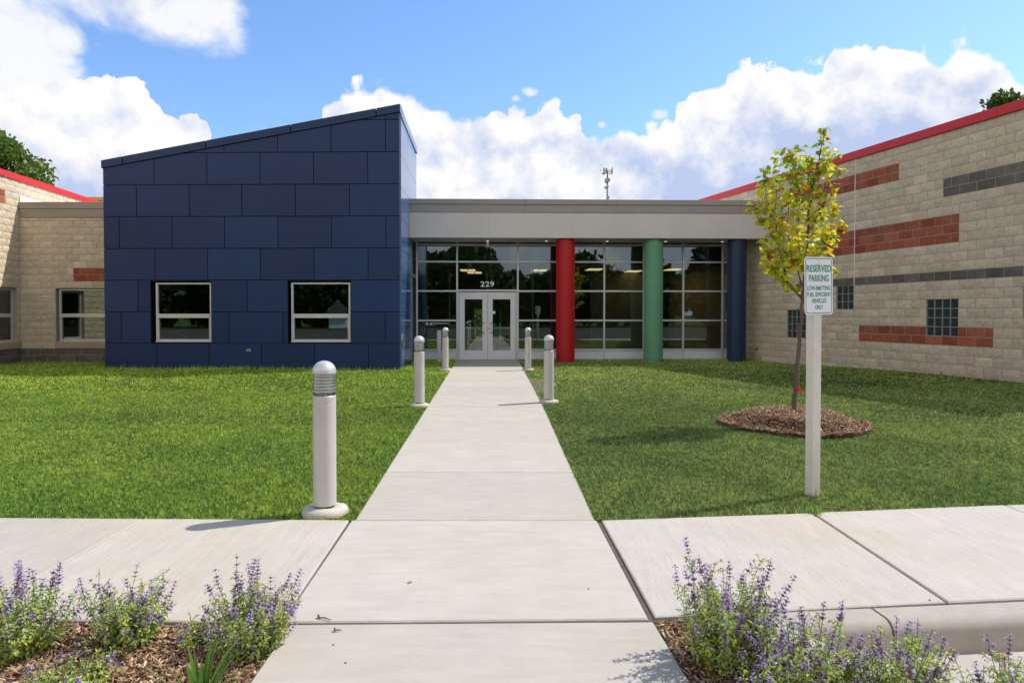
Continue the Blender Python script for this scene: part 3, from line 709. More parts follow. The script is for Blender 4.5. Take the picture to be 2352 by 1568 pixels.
    bc.build('inner_column', MT['blue_col'], SCHOOL)['label'] = 'blue column inside the lobby'
    LFm = lambda z, d: None
    for px, w in ((1075, -3.2), (1090, -4.6), (1238, -3.2), (1365, -2.6), (1455, -3.6), (1545, -2.6)):
        q = gshift(w); uc = q.u(px)
        c = MB(); c.box((uc - .30, -.60, 3.055), (uc + .30, .60, 3.078), q); o = c.build('ceiling_light', MT['alu'], SCHOOL)
        c = MB(); c.box((uc - .27, -.56, 3.050), (uc - .015, .56, 3.054), q); c.box((uc + .015, -.56, 3.050), (uc + .27, .56, 3.054), q); c.build('diffuser', MT['lamp_on'], o)
MT['dark_gloss'] = mat('smoked_dome', (.05, .05, .05), .08, 0, .8)
entrance()
# ================================================================ GROUND
def gp(x, y, z=0.):
    """ground point under photo pixel (x, y)"""
    d = (EYE - z) * F / (y - 722.); return ((x - 1176.) / F * d, d)
def ss(x): x = np.clip(x, 0, 1); return x * x * (3 - 2 * x)
def lawn_z(x, y):
    x = np.asarray(x, float); y = np.asarray(y, float)
    z = .012 * np.sin(x * .9 + 1.3) * np.cos(y * .7) + .010 * np.sin(x * 2.3 + y * 1.1)
    z = z * ss((y - 5.0) / 2.) * ss((19.5 - y) / 3.)
    z = z + .15 * ss((x - 4.0) / 5.) * (1 - ss((y - 14.5) / 7.)) * ss((y - 6) / 3.)
    z = z + .03 * ss((y - 14.) / 3.) * ss((-x - 2.2) / 2.) * (1 - ss((y - 19.) / 2.))
    return z - .012
def pathL(y): return np.interp(y, [4.3, 4.79, 21.7], [-1.09, -1.11, -1.755])
def pathR(y): return np.interp(y, [4.3, 4.79, 10.9, 21.7], [.575, .585, .49, .20])
def front_r(x): return np.interp(x, [.5, .62, 1.97, 3.89, 12], [4.78, 4.80, 4.95, 5.20, 6.25])
def front_l(x): return np.interp(x, [-14, -3.64, -1.1], [4.95, 4.86, 4.80])

g = MB(); rr = [0, 30, 60, 120, 300, 900]; n = 24; vs = [(0, 8, -.22)]
for r in rr[1:]:
    for k in range(n): vs.append((r * math.cos(2 * math.pi * k / n), 8 + r * math.sin(2 * math.pi * k / n), -.22))
fs = [(0, 1 + k, 1 + (k + 1) % n) for k in range(n)]
for i in range(len(rr) - 2):
    for k in range(n): a = 1 + i * n; fs.append((a + k, a + n + k, a + n + (k + 1) % n, a + (k + 1) % n))
g.add(vs, fs); tag(g.build('ground', MT['ground']), kind='structure')
g = MB(); g.box((-60, -34, -.20), (60, -1.2, -.155)); g.box((3.6, -1.2, -.20), (60, 2.6, -.156)); tag(g.build('parking_lot', MT['asphalt']), kind='structure')
g = MB(); g.box((.9, -.9, -.20), (14, 6., -.151)); tag(g.build('gutter', MT['gutter']), kind='structure')

lw = MB()
for side in (0, 1):
    ys = list(np.arange(4.7, 24.3, .3)); nx = 40; P = []
    for y in ys:
        for i in range(nx + 1):
            s = i / nx
            if side == 0: xe = float(pathL(y)) - .004; x = xe - (1 - s) ** 1.6 * 22.
            else: xe = float(pathR(y)) + .004; x = xe + s ** 1.6 * 15.
            yy = y
            fy = float(front_l(x) if side == 0 else front_r(x)) + .0
            yy = fy + (y - 4.7) * (24. - fy) / (24. - 4.7)
            z = float(lawn_z(x, yy)); P.append((x, yy, z))
    m = nx + 1
    lw.add(P, [(j * m + i, j * m + i + 1, (j + 1) * m + i + 1, (j + 1) * m + i) for j in range(len(ys) - 1) for i in range(nx)])
tag(lw.build('lawn', MT['lawn'], smooth=True), kind='structure')

def slab(mb, poly, z=0., depth=.1, gap=.004, bev=.007, col=None, off=0.):
    """concrete flag with eased edges; poly counter-clockwise"""
    c = Vector((sum(p[0] for p in poly) / len(poly), sum(p[1] for p in poly) / len(poly)))
    def inset(d):
        out = []; n = len(poly)
        for i in range(n):
            p0, p1, p2 = Vector(poly[i - 1]), Vector(poly[i]), Vector(poly[(i + 1) % n])
            a = (p1 - p0).normalized(); b = (p2 - p1).normalized(); na = Vector((-a.y, a.x)); nb = Vector((-b.y, b.x))
            k = (na + nb); k = k / max(k.length_squared / 2, .3); out.append(p1 + k * d)
        return out
    o1, o2 = inset(gap), inset(gap + bev); n = len(poly)
    v = random.uniform(.95, 1.04); cc = tuple(x * v for x in (col or (.435, .40, .335)))
    dz = random.uniform(-.0015, .0015)
    vs = [(p.x, p.y, z + dz) for p in o2] + [(p.x, p.y, z - .006) for p in o1] + [(p.x, p.y, z - depth) for p in o1]
    mb.add(vs, [tuple(range(n))] + [(i, i + n, (i + 1) % n + n, (i + 1) % n) for i in range(n)] + [(i + n, i + 2 * n, (i + 1) % n + 2 * n, (i + 1) % n + n) for i in range(n)], cc)
pw = MB(); ys = [4.79, 6.25, 7.73, 9.21, 10.68, 12.15, 13.62, 15.1, 16.6, 18.1, 19.6, 21.64]
for a, b in zip(ys, ys[1:]):
    slab(pw, [(float(pathL(a)), a), (float(pathR(a)), a), (float(pathR(b)), b), (float(pathL(b)), b)], gap=.0015)
slab(pw, [(-1.09, 3.19), (.655, 3.225), (.60, 4.79), (-1.135, 4.79)], gap=.004)
slab(pw, [(-1.03, 1.35), (.80, 1.35), (.672, 3.205), (-1.045, 3.175)], gap=.006)
slab(pw, [(-1.0, -.95), (.85, -.95), (.80, 1.35), (-1.03, 1.35)], gap=.005)
tag(pw.build('path', MT['conc']), kind='structure')
sw = MB()
fl = lambda x: float(np.interp(x, [-14, -2.42, -1.09], [3.30, 3.225, 3.19]))
xs = [-1.15, -2.62, -4.15, -5.7, -7.3, -9., -11, -14]
for a, b in zip(xs, xs[1:]):
    slab(sw, [(b, fl(b)), (a + (.06 if a == -1.15 else 0), fl(a)), (a, float(front_l(a))), (b, float(front_l(b)))], gap=.004)
ff = lambda x: float(np.interp(x, [.648, 1.384, 2.57, 12], [3.234, 3.325, 3.44, 4.45]))
xs = [.625, 2.2, 3.75, 5.3, 7, 9, 12]
for i, (a, b) in enumerate(zip(xs, xs[1:])):
    slab(sw, [(a + (.055 if i == 0 else 0), ff(a) + .012), (b, ff(b) + .012), (b, float(front_r(b))), (a, float(front_r(a)))], gap=.005 if i else .008, col=(.445, .405, .35) if i else (.44, .40, .35))
tag(sw.build('sidewalk', MT['conc2']), kind='structure')
ub = MB(); ub.box((-14, 3.17, -.19), (.9, 5.1, -.016)); ub.box((.55, 3.3, -.19), (12.5, 4.4, -.0161)); ub.box((.60, 4.2, -.19), (2.4, 4.85, -.0155)); ub.box((-1.12, -.9, -.19), (.74, 21.6, -.017))
tag(ub.build('joint_bedding', MT['filler']), kind='structure')

# kerb along the road, and the island kerb that turns away from it
def kerb(pts, width, z1, z0, name, cuts=(), flip=1, rad=.065):
    """rounded kerb swept along pts (path of its back edge); the face is on the road side"""
    mb = MB(); prof = [(0, z0), (0, z1 - .008), (.006, z1)]
    for i in range(7):
        a = i / 6 * math.pi / 2; prof.append((width - rad + rad * math.sin(a), z1 - rad + rad * math.cos(a)))
    prof.append((width + .012, z0))
    V = []; pts = [Vector(p) for p in pts]
    for i, p in enumerate(pts):
        t = (pts[min(i + 1, len(pts) - 1)] - pts[max(0, i - 1)]).normalized(); nrm = Vector((t.y, -t.x)) * flip
        V += [(p.x + nrm.x * w, p.y + nrm.y * w, z) for w, z in prof]
    m = len(prof)
    segs = [(i, i + 1) for i in range(len(pts) - 1) if i not in cuts]
    mb.add(V, [(a * m + k, a * m + k + 1, b * m + k + 1, b * m + k) for a, b in segs for k in range(m - 1)] + [tuple(i * m + k for k in range(m)) for i in {q for s in segs for q in s} if (i in cuts or i - 1 in cuts)])
    return mb.build(name, MT['curb'], autosmooth=35)
kp = [(x, ff(x) - .012) for x in (.98, 1.2, 1.5, 1.77, 1.784, 2.2, 2.8, 3.29, 3.304, 4., 4.8, 5.8, 7, 9, 12)]
tag(kerb(kp, .175, .0, -.2, 'kerb', cuts=(3, 7)), kind='structure')
isl = [(1.16, 3.155), (1.20, 3.05), (1.27, 2.92), (1.37, 2.78), (1.50, 2.66), (1.66, 2.56), (1.86, 2.49), (2.1, 2.46), (2.5, 2.45), (3.2, 2.45), (4.5, 2.45)]
tag(kerb(isl, .15, -.0, -.2, 'island_kerb', flip=-1, rad=.03), kind='structure')

# planting beds
def bed(name, poly, z, n=26):
    xs = [p[0] for p in poly]; ys_ = [p[1] for p in poly]
    bm = bmesh.new(); f = bm.faces.new([bm.verts.new((p[0], p[1], z)) for p in poly]); bmesh.ops.triangulate(bm, faces=[f])
    bmesh.ops.subdivide_edges(bm, edges=bm.edges[:], cuts=n // 4, use_grid_fill=True)
    bm.verts.index_update()
    for v in bm.verts:
        if not v.is_boundary: v.co.z += random.uniform(-.012, .02) + .02 * math.sin(v.co.x * 7) * math.cos(v.co.y * 9)
    me = bpy.data.meshes.new(name); bm.to_mesh(me); bm.free(); o = bpy.data.objects.new(name, me); SC.collection.objects.link(o); me.materials.append(MT['mulch_bed']); return o
BEDL = [(-8, -.9), (-1.045, -.9), (-1.045, 3.165), (-2.42, 3.215), (-8, 3.25)]
BEDR = [(.83, -.9), (6, -.9), (6, 2.45), (2.1, 2.45), (1.66, 2.56), (1.37, 2.78), (1.2, 3.05), (1.16, 3.155), (.9, 3.25), (.68, 3.215), (.78, 1.35)]
tag(bed('planting_bed', BEDL, -.045), kind='structure'); tag(bed('planting_bed', BEDR, -.045), kind='structure')

def pip(x, y, poly):
    inside = np.zeros(len(x), bool); n = len(poly)
    for i in range(n):
        x1, y1 = poly[i]; x2, y2 = poly[i - 1]
        c = ((y1 > y) != (y2 > y)) & (x < (x2 - x1) * (y - y1) / (y2 - y1 + 1e-12) + x1); inside ^= c
    return inside
def raw_mesh(name, V, faces_size, Fidx, cols, material, smooth=False):
    """V (n,3), flat loop indices, per-vertex colours"""
    me = bpy.data.meshes.new(name); me.vertices.add(len(V)); me.vertices.foreach_set('co', V.astype(np.float32).ravel())
    L = len(Fidx); me.loops.add(L); me.loops.foreach_set('vertex_index', Fidx.astype(np.int32))
    st = np.concatenate([[0], np.cumsum(faces_size)[:-1]]).astype(np.int32); me.polygons.add(len(faces_size)); me.polygons.foreach_set('loop_start', st)
    ca = me.color_attributes.new('Col', 'FLOAT_COLOR', 'POINT'); ca.data.foreach_set('color', np.c_[cols, np.ones(len(V))].astype(np.float32).ravel())
    me.update(calc_edges=True); me.validate(); me.materials.append(material)
    o = bpy.data.objects.new(name, me); SC.collection.objects.link(o); return o
def chips(name, n, sampler, label, lo=.012, hi=.048):
    x, y, z = sampler(n); n = len(x)
    a = rng.uniform(0, math.pi, n); L = rng.uniform(lo, hi, n) / 2; Wd = rng.uniform(.003, .009, n) / 2 * (1 + L * 12); tl = rng.normal(0, .35, n); rl = rng.normal(0, .4, n)
    d = np.c_[np.cos(a) * np.cos(tl), np.sin(a) * np.cos(tl), np.sin(tl)]; s = np.c_[-np.sin(a) * np.cos(rl), np.cos(a) * np.cos(rl), np.sin(rl)]
    nn = np.cross(d, s); C = np.c_[x, y, z + rng.uniform(0, .022, n) + np.abs(np.sin(tl)) * L]
    h = rng.uniform(.001, .003, n)[:, None]; V = np.empty((n, 8, 3)); k = 0
    for sz in (-1, 1):
        for sx_, sy_ in ((-1, -1), (1, -1), (1, 1), (-1, 1)):
            V[:, k] = C + d * (L * sx_ * rng.uniform(.8, 1., n))[:, None] + s * (Wd * sy_)[:, None] + nn * h * sz; k += 1
    fc = np.array([[4, 5, 6, 7], [0, 1, 5, 4], [1, 2, 6, 5], [2, 3, 7, 6], [3, 0, 4, 7]]); Fi = (fc[None] + (np.arange(n) * 8)[:, None, None]).ravel()
    pal = np.array([(.27, .155, .085), (.36, .225, .130), (.17, .095, .055), (.47, .33, .21), (.10, .055, .034), (.30, .18, .10), (.58, .45, .31)])
    c = pal[rng.choice(7, n, p=[.24, .2, .18, .1, .12, .12, .04])] * rng.uniform(.8, 1.2, n)[:, None]
    o = raw_mesh(name, V.reshape(-1, 3), np.full(n * 5, 4), Fi, np.repeat(c, 8, axis=0), MT['chip'])
    return tag(o, label, 'mulch', kind='stuff')
def samp_bed(poly, x0, x1, y0, y1, z):
    def f(n):
        x = rng.uniform(x0, x1, n * 2); y = rng.uniform(y0, y1, n * 2); k = pip(x, y, poly); x, y = x[k][:n], y[k][:n]; return x, y, np.full(len(x), z)
    return f
chips('mulch', 26000, samp_bed(BEDL, -3.2, -1.04, 2.0, 3.25, -.032), 'brown shredded bark mulch in the left planting bed')
chips('mulch', 11000, samp_bed(BEDR, .66, 2.6, 1.9, 3.25, -.032), 'brown shredded bark mulch in the right planting bed')
# mulch ring round the sapling
TX, TY = gp(1826, 974)[0], 9.05
def ring_z(x, y):
    a = np.arctan2(y - TY, x - TX); r = np.hypot(x - TX, y - TY) / (.90 + .05 * np.sin(3 * a) + .03 * np.sin(7 * a + 1)); return .15 * (1 - ss((r - .50 - .22 * ss(np.cos(a + 1.9))) / (.50 - .25 * ss(np.cos(a + 1.9))))) - .01 + .012 * np.sin(x * 23) * np.cos(y * 19), r
mb = MB(); V = [(TX, TY, .13)]; n = 48
for i in range(1, 15):
    for k in range(n):
        a = 2 * math.pi * k / n; r = .98 * i / 14; x, y = TX + r * math.cos(a), TY + r * math.sin(a); z, q = ring_z(x, y); V.append((x, y, float(z)))
fs = [(0, 1 + k, 1 + (k + 1) % n) for k in range(n)]
for i in range(13):
    for k in range(n): a = 1 + i * n; fs.append((a + k, a + n + k, a + n + (k + 1) % n, a + (k + 1) % n))
mb.add(V, fs); tag(mb.build('mulch_mound', MT['mulch_bed'], smooth=True), 'round mound of bark mulch at the foot of the young tree', 'mulch mound')
def samp_ring(n):
    a = rng.uniform(0, 2 * math.pi, n); r = .97 * np.sqrt(rng.uniform(0, 1, n)) * np.where(rng.uniform(0, 1, n) < .06, rng.uniform(1, 1.18, n), 1.); x = TX + r * np.cos(a); y = TY + r * np.sin(a); z, q = ring_z(x, y)
    k = q < 1.12; return x[k], y[k], np.where(q[k] > 1., .018, np.maximum(z[k], .0))
chips('mulch', 17000, samp_ring, 'loose wood chips over the mound round the young tree', .018, .06)

# grass
def grass():
    def sample(n, y0, y1, x0, x1):
        x = rng.uniform(x0, x1, n); y = rng.uniform(y0, y1, n)
        ok = np.where(x < 0, (x < pathL(y) + .012) & (y > front_l(x) - .02), (x > pathR(y) - .012) & (y > front_r(x) - .02))
        a = np.abs(x / y) < .80; rq = ring_z(x, y)[1]
        ok &= a & (rq > .985)
        wl = 21.8 - (x - 7.495) / .2653; ok &= (y < wl)
        ok &= ~((x < -2.95) & (x > -10.8) & (y > 18.12)); ok &= ~((x <= -10.8) & (y > 20.4)); ok &= (y < 21.9)
        for bx, by, r in FOOT: ok &= np.hypot(x - bx, y - by) > r
        return x[ok], y[ok]
    V, S, Fi, Cc, off = [], [], [], [], 0
    zones = [(4.75, 6.5, 330000, .025, .0032, 2), (6.5, 9, 340000, .026, .0042, 2), (9, 13, 360000, .027, .0065, 1), (13, 22, 380000, .030, .011, 1)]
    for (y0, y1, n, h, w, seg) in zones:
        xm = y1 * .80; x, y = sample(int(n), y0, y1, -xm, min(xm, 12)); n = len(x)
        patch = np.sin(x * 1.7 + 2 * np.sin(y * .9)) * np.cos(y * 1.3 + np.sin(x * 1.1)) * .5 + np.sin(x * 5.1 + y * 3.3) * .2 + np.sin(x * 13 + 3 * np.sin(y * 9)) * .15 + rng.normal(0, .45, n) - .25 * np.exp(-((x + 5.5) ** 2 + (y - 9.5) ** 2) / 1.2) + .5 * np.sin(x * .55 + 1) * np.sin(y * .5)
        hh = h * rng.uniform(.6, 1.3, n) * (1 + .12 * patch); a = rng.uniform(0, 2 * math.pi, n); lean = rng.uniform(.1, .9, n) * hh
        # long untrimmed blades against walls
        edge = (y > 20.6) | ((x < -2.5) & (x > -11.2) & (y > 17.6)) | ((x < -10.8) & (y > 19.9)) | (y > 21.4 - (x - 7.495) / .2653)
        hh = np.where(edge & (rng.uniform(0, 1, n) < .35), hh * rng.uniform(1.6, 3.4, n), hh)
        z = lawn_z(x, y) - .004; wv = rng.uniform(0, 2 * math.pi, n); ww = w * rng.uniform(.7, 1.3, n) / 2
        sx_, sy_ = np.cos(wv) * ww, np.sin(wv) * ww; dx, dy = np.cos(a) * lean, np.sin(a) * lean
        far = ss((y - 8) / 10.)[:, None]
        t = ss(patch * .35 + .5)[:, None]
        lft = (x < 0)[:, None]
        c0 = np.where(lft, (.165, .300, .045), (.150, .245, .060)); c1 = np.where(lft, (.315, .445, .060), (.320, .405, .110))
        c = c0 * (1 - t) + c1 * t
        c = c * (1 + .20 * far) + np.where(lft, (.12, .14, 0.), (.08, .07, 0.)) * far  # distant blades brighter and yellower: sunlit, translucent look put into their colour
        dry = rng.uniform(0, 1, n) < .05; c[dry] = np.array((.30, .25, .10)); c *= rng.uniform(.45, 1.45, n)[:, None]
        cw = .007 + .0019 * (y0 + y1) / 2
        h1 = np.abs(np.sin(np.floor(x / cw + np.sin(y * 9.)) * 127.1 + np.floor(y / (cw * 1.9) + np.sin(x * 7.)) * 311.7) * 43758.5453) % 1.
        h2 = np.abs(np.sin(np.floor(x / .16 + np.sin(y * 5.)) * 269.5 + np.floor(y / .22 + np.sin(x * 4.)) * 183.3) * 43758.5453) % 1.
        c *= (.42 + 1.10 * h1)[:, None] * (.90 + .20 * h2)[:, None]; c[:, 0] *= .92 + .14 * h2
        hh = hh * (.75 + .5 * h1)
        if seg == 2:
            P = np.stack([np.c_[x - sx_, y - sy_, z], np.c_[x + sx_, y + sy_, z], np.c_[x - sx_ * .8 + dx * .35, y - sy_ * .8 + dy * .35, z + hh * .55], np.c_[x + sx_ * .8 + dx * .35, y + sy_ * .8 + dy * .35, z + hh * .55], np.c_[x + dx, y + dy, z + hh * .92]], 1)
            base = np.arange(n)[:, None] * 5 + off; Fi.append(np.concatenate([base + np.array([[0, 1, 3, 2]]), base + np.array([[2, 3, 4]])], 1).ravel()); S.append(np.tile([4, 3], n)); k = 5
        else:
            P = np.stack([np.c_[x - sx_, y - sy_, z], np.c_[x + sx_, y + sy_, z], np.c_[x + dx, y + dy, z + hh]], 1)
            Fi.append((np.arange(n)[:, None] * 3 + off + np.array([[0, 1, 2]])).ravel()); S.append(np.full(n, 3)); k = 3
        V.append(P.reshape(-1, 3)); Cc.append(np.repeat(c, k, axis=0)); off += n * k
    o = raw_mesh('grass', np.concatenate(V), np.concatenate(S), np.concatenate(Fi), np.concatenate(Cc), MT['blade'])
    tag(o, 'short mown green lawn grass on both sides of the path', 'grass', kind='stuff')

# ================================================================ BOLLARD LIGHTS
BOL = [(-1.372, 4.98, 1., 'nearest bollard light, tall grey post at the corner of left lawn and sidewalk'),
       (-1.47, 10.80, 1., 'bollard light left of the path, middle one of the left row'),
       (-1.735, 17.75, 1., 'small far bollard light left of the path, nearest the doors'),
       (.608, 11.25, 1., 'bollard light right of the path, the nearer of the two on that side'),
       (.416, 17.75, 1., 'small far bollard light right of the path, nearest the doors')]
FOOT = [(b[0], b[1], .155) for b in BOL]
def bollard():
    r = .083; H = 1.085; z0 = .045
    t = thing('bollard_light', (0, 0, 0), BOL[0][3], 'bollard light', 'bollard lights along the path')
    f = MB(); n = 28; vs = []
    prof = [(.158, -.06), (.162, .012), (.150, .036), (.120, .046), (.0, .048)]
    for rad, z in prof:
        for k in range(n):
            a = 2 * math.pi * k / n; q = 1 + .035 * math.sin(2 * a + .6) + .02 * math.sin(5 * a); vs.append((rad * q * math.cos(a), rad * q * math.sin(a), z + .003 * math.sin(3 * a)))
    f.add(vs, [(i * n + k, i * n + (k + 1) % n, (i + 1) * n + (k + 1) % n, (i + 1) * n + k) for i in range(4) for k in range(n)])
    f.build('footing', MT['footing'], t, autosmooth=50)
    g = MB(); g.lathe([(.070, .046), (.070, .066)], n=24); 
    for a in (0.6, 2.2, 3.8, 5.4): g.tube([(.06 * math.cos(a), .06 * math.sin(a), .045), (.06 * math.cos(a), .06 * math.sin(a), .07)], .009, 6)
    g.build('anchor', MT['dark'], t)
    p = MB(); p.lathe([(.072, .060), (r - .002, .060), (r, .062), (r, .812), (r - .002, .8135), (r - .002, .8165), (r, .818), (r, .856), (r - .006, .862), (.02, .862)], n=40)
    for a, z in ((-1.6, .10), (-1.4, .835)): p.tube([((r - .003) * math.cos(a), (r - .003) * math.sin(a), z), ((r + .0025) * math.cos(a), (r + .0025) * math.sin(a), z)], .004, 8)
    post = p.build('post', MT['bollard'], t, autosmooth=35)
    lv = MB()
    for i in range(6):
        z = .888 + i * .0235; lv.lathe([(.048, z + .008), (.0755, z - .003), (.0768, z + .006), (.050, z + .016), (.048, z + .008)], n=32)
    lv.build('louver', MT['louver'], t, autosmooth=60)
    c = MB(); c.lathe([(.034, .862), (.034, 1.03)], n=20); c.build('lamp_core', MT['lamp_core'], t, smooth=True)
    ln = MB(); ln.lathe([(.079, .860), (.079, 1.022)], n=36); ln.build('lens', MT['lens'], t, smooth=True)
    for a in (.9, 3.0, 5.1): rod = MB(); rod.tube([(.062 * math.cos(a), .062 * math.sin(a), .86), (.062 * math.cos(a), .062 * math.sin(a), 1.02)], .0025, 6); rod.build('rod', MT['louver'], t)
    d = MB(); pr = [(.0, 1.019), (r - .004, 1.019), (r + .001, 1.021), (r + .001, 1.036)] + [((r + .001) * math.cos(a), 1.036 + (r * .93) * math.sin(a)) for a in [i * math.pi / 24 for i in range(1, 13)]]
    d.lathe(pr, n=40); d.build('cap', MT['bollard_cap'], t, autosmooth=40)
    return t
MT['lamp_core'] = mat('frosted_lamp', (.40, .39, .35), .5)
MT['bollard_cap'] = mat('bollard_cap_paint', (.58, .57, .58), .32, .3, .5, nz=(3., .04))
def dup(root, loc, rz, label):
    r = root.copy(); SC.collection.objects.link(r); r.location = loc; r.rotation_euler = (0, 0, rz); r['label'] = label; WORLD[r.name] = Vector(loc)
    for ch in list(root.children):
        c = ch.copy(); SC.collection.objects.link(c); c.parent = r
        for g_ in ch.children: d = g_.copy(); SC.collection.objects.link(d); d.parent = c
    return r
b0 = bollard()
for i, (x, y, s, lb) in enumerate(BOL):
    if i == 0: b0.location = (x, y, 0)
    else: dup(b0, (x, y, 0), i * 1.1, lb)

# door-opener pedestal by the entrance
px, py = GF.at(GF.u(1008.7)); PF = gshift(.75); ux, uy = PF.at(PF.u(1008.7))
t = thing('door_opener_post', (ux, uy, 0), 'slim grey door opener post standing in grass just left of the doors', 'post')
m = MB(); m.box((-.062, -.05, -.05), (.062, .05, .965), lambda a, b, c: (ux + a, uy + b, c)); m.build('post', MT['alu'], t, bevel=.006)
m = MB(); m.add([(ux + a, uy + b, c) for a, b, c in [(-.07, -.055, .967), (.07, -.055, .967), (.07, .055, .967), (-.07, .055, .967)] + [(.065 * math.cos(k * math.pi / 8) , .055 * s_, .967 + .075 * math.sin(k * math.pi / 8)) for s_ in (-1, 1) for k in range(9)]],
      [(0, 1, 2, 3), tuple(range(4, 13)), tuple(range(21, 12, -1))] + [(4 + k, 5 + k, 14 + k, 13 + k) for k in range(8)]); m.build('hood', MT['dark'], t)

# ================================================================ SIGN
def sign():
    cx, cy = 2.433, 5.502; a = R(23.6); s = .041
    t = thing('parking_sign', (cx, cy, 0), 'white and green reserved parking sign on a square off-white post in the right lawn', 'parking sign')
    T = lambda x, y, z: (cx + x * math.cos(a) - y * math.sin(a), cy + x * math.sin(a) + y * math.cos(a), z)   # -y faces the camera's right
    m = MB(); m.box((-s, -s, -.08), (s, s, 1.84), T); m.build('post', MT['post'], t, bevel=.006)
    m = MB(); m.box((-s - .006, -s - .006, 1.842), (s + .006, s + .006, 1.86), T); m.build('post_cap', MT['post'], t, bevel=.005)
    w, h, r, zc = .305 / 2, .460 / 2, .028, 1.678; y0 = -s - .003
    def rr_(w, h, r, n=6):
        p = []
        for qx, qz, st in ((w - r, h - r, 0), (-w + r, h - r, 1), (-w + r, -h + r, 2), (w - r, -h + r, 3)):
            for k in range(n + 1): an = (st + k / n) * math.pi / 2; p.append((qx + r * math.cos(an), qz + r * math.sin(an)))
        return p
    tilt = R(1.2); S = lambda x, z, y: T(x * math.cos(tilt) - z * math.sin(tilt), y, zc + x * math.sin(tilt) + z * math.cos(tilt))
    m = MB(); m.prism(rr_(w, h, r), y0, y0 - .0025, S); pl = m.build('sign_plate', MT['sign'], t)
    m = MB(); o, i_ = rr_(w - .010, h - .010, r - .006), rr_(w - .0165, h - .0165, r - .0125); n = len(o)
    m.add([S(p[0], p[1], y0 - .0032) for p in o] + [S(p[0], p[1], y0 - .0032) for p in i_], [(k, (k + 1) % n, n + (k + 1) % n, n + k) for k in range(n)]); m.build('border', MT['green_txt'], pl)
    for txt, zz, hh, wd in (('RESERVED', .135, .052, .262), ('PARKING', .058, .052, .213), ('LOW-EMITTING', -.020, .033, .250), ('FUEL EFFICIENT', -.071, .033, .257), ('VEHICLES', -.121, .033, .158), ('ONLY', -.172, .033, .084)):
        cu = bpy.data.curves.new('tmp', 'FONT'); cu.body = txt; cu.size = 1.; to = bpy.data.objects.new('tmp', cu); SC.collection.objects.link(to); bpy.context.view_layer.update()
        dx, dy = to.dimensions.x, to.dimensions.y; bpy.data.objects.remove(to)
        size = hh / dy; sx_ = wd / (dx * size)
        text_mesh(txt, size, sx_, 'lettering', MT['green_txt'], pl, (lambda zz: lambda x, y, z: S(x, y + zz, y0 - .0032 - z))(zz), extrude=.0004, offset=.0016 if hh > .04 else .0009)
    for zz in (.198, -.178):
        m = MB(); m.tube([S(0.0, zz, y0 - .002), S(0.0, zz, y0 - .009)], .006, 8); m.build('bolt', MT['steel'], pl)
    FOOT.append((cx, cy, .06))
sign()
grass()

# ================================================================ LEAFY THINGS
MAPLE = [(0, 0), (.10, -.10), (.34, -.16), (.27, -.02), (.52, .10), (.40, .18), (.46, .34), (.30, .30), (.24, .38), (.28, .58), (.16, .52), (0, .80),
         (-.16, .52), (-.28, .58), (-.24, .38), (-.30, .30), (-.46, .34), (-.40, .18), (-.52, .10), (-.27, -.02), (-.34, -.16), (-.10, -.10)]
OVAL = [(0, 0), (.22, .22), (.26, .50), (.14, .80), (0, 1.), (-.14, .80), (-.26, .50), (-.22, .22)]
def leaf(mb, p, d, up, size, col, shape, fold=.18, droop=.15):
    d = d.normalized(); s = d.cross(up)
    if s.length < 1e-3: s = d.cross(Vector((1, 0, 0)))
    s.normalize(); n = s.cross(d)
    c = p + d * size * .38 - n * fold * .12 * size
    vs = [c] + [p + d * (y * size) + s * (x * size) + n * ((abs(x) * fold * 2 - droop * max(y, 0) ** 2) * size) for x, y in shape]
    k = len(shape); mb.add(vs, [(0, 1 + i, 1 + (i + 1) % k) for i in range(k)], col)
def rv(s=1.): return Vector((random.gauss(0, s), random.gauss(0, s), random.gauss(0, s)))

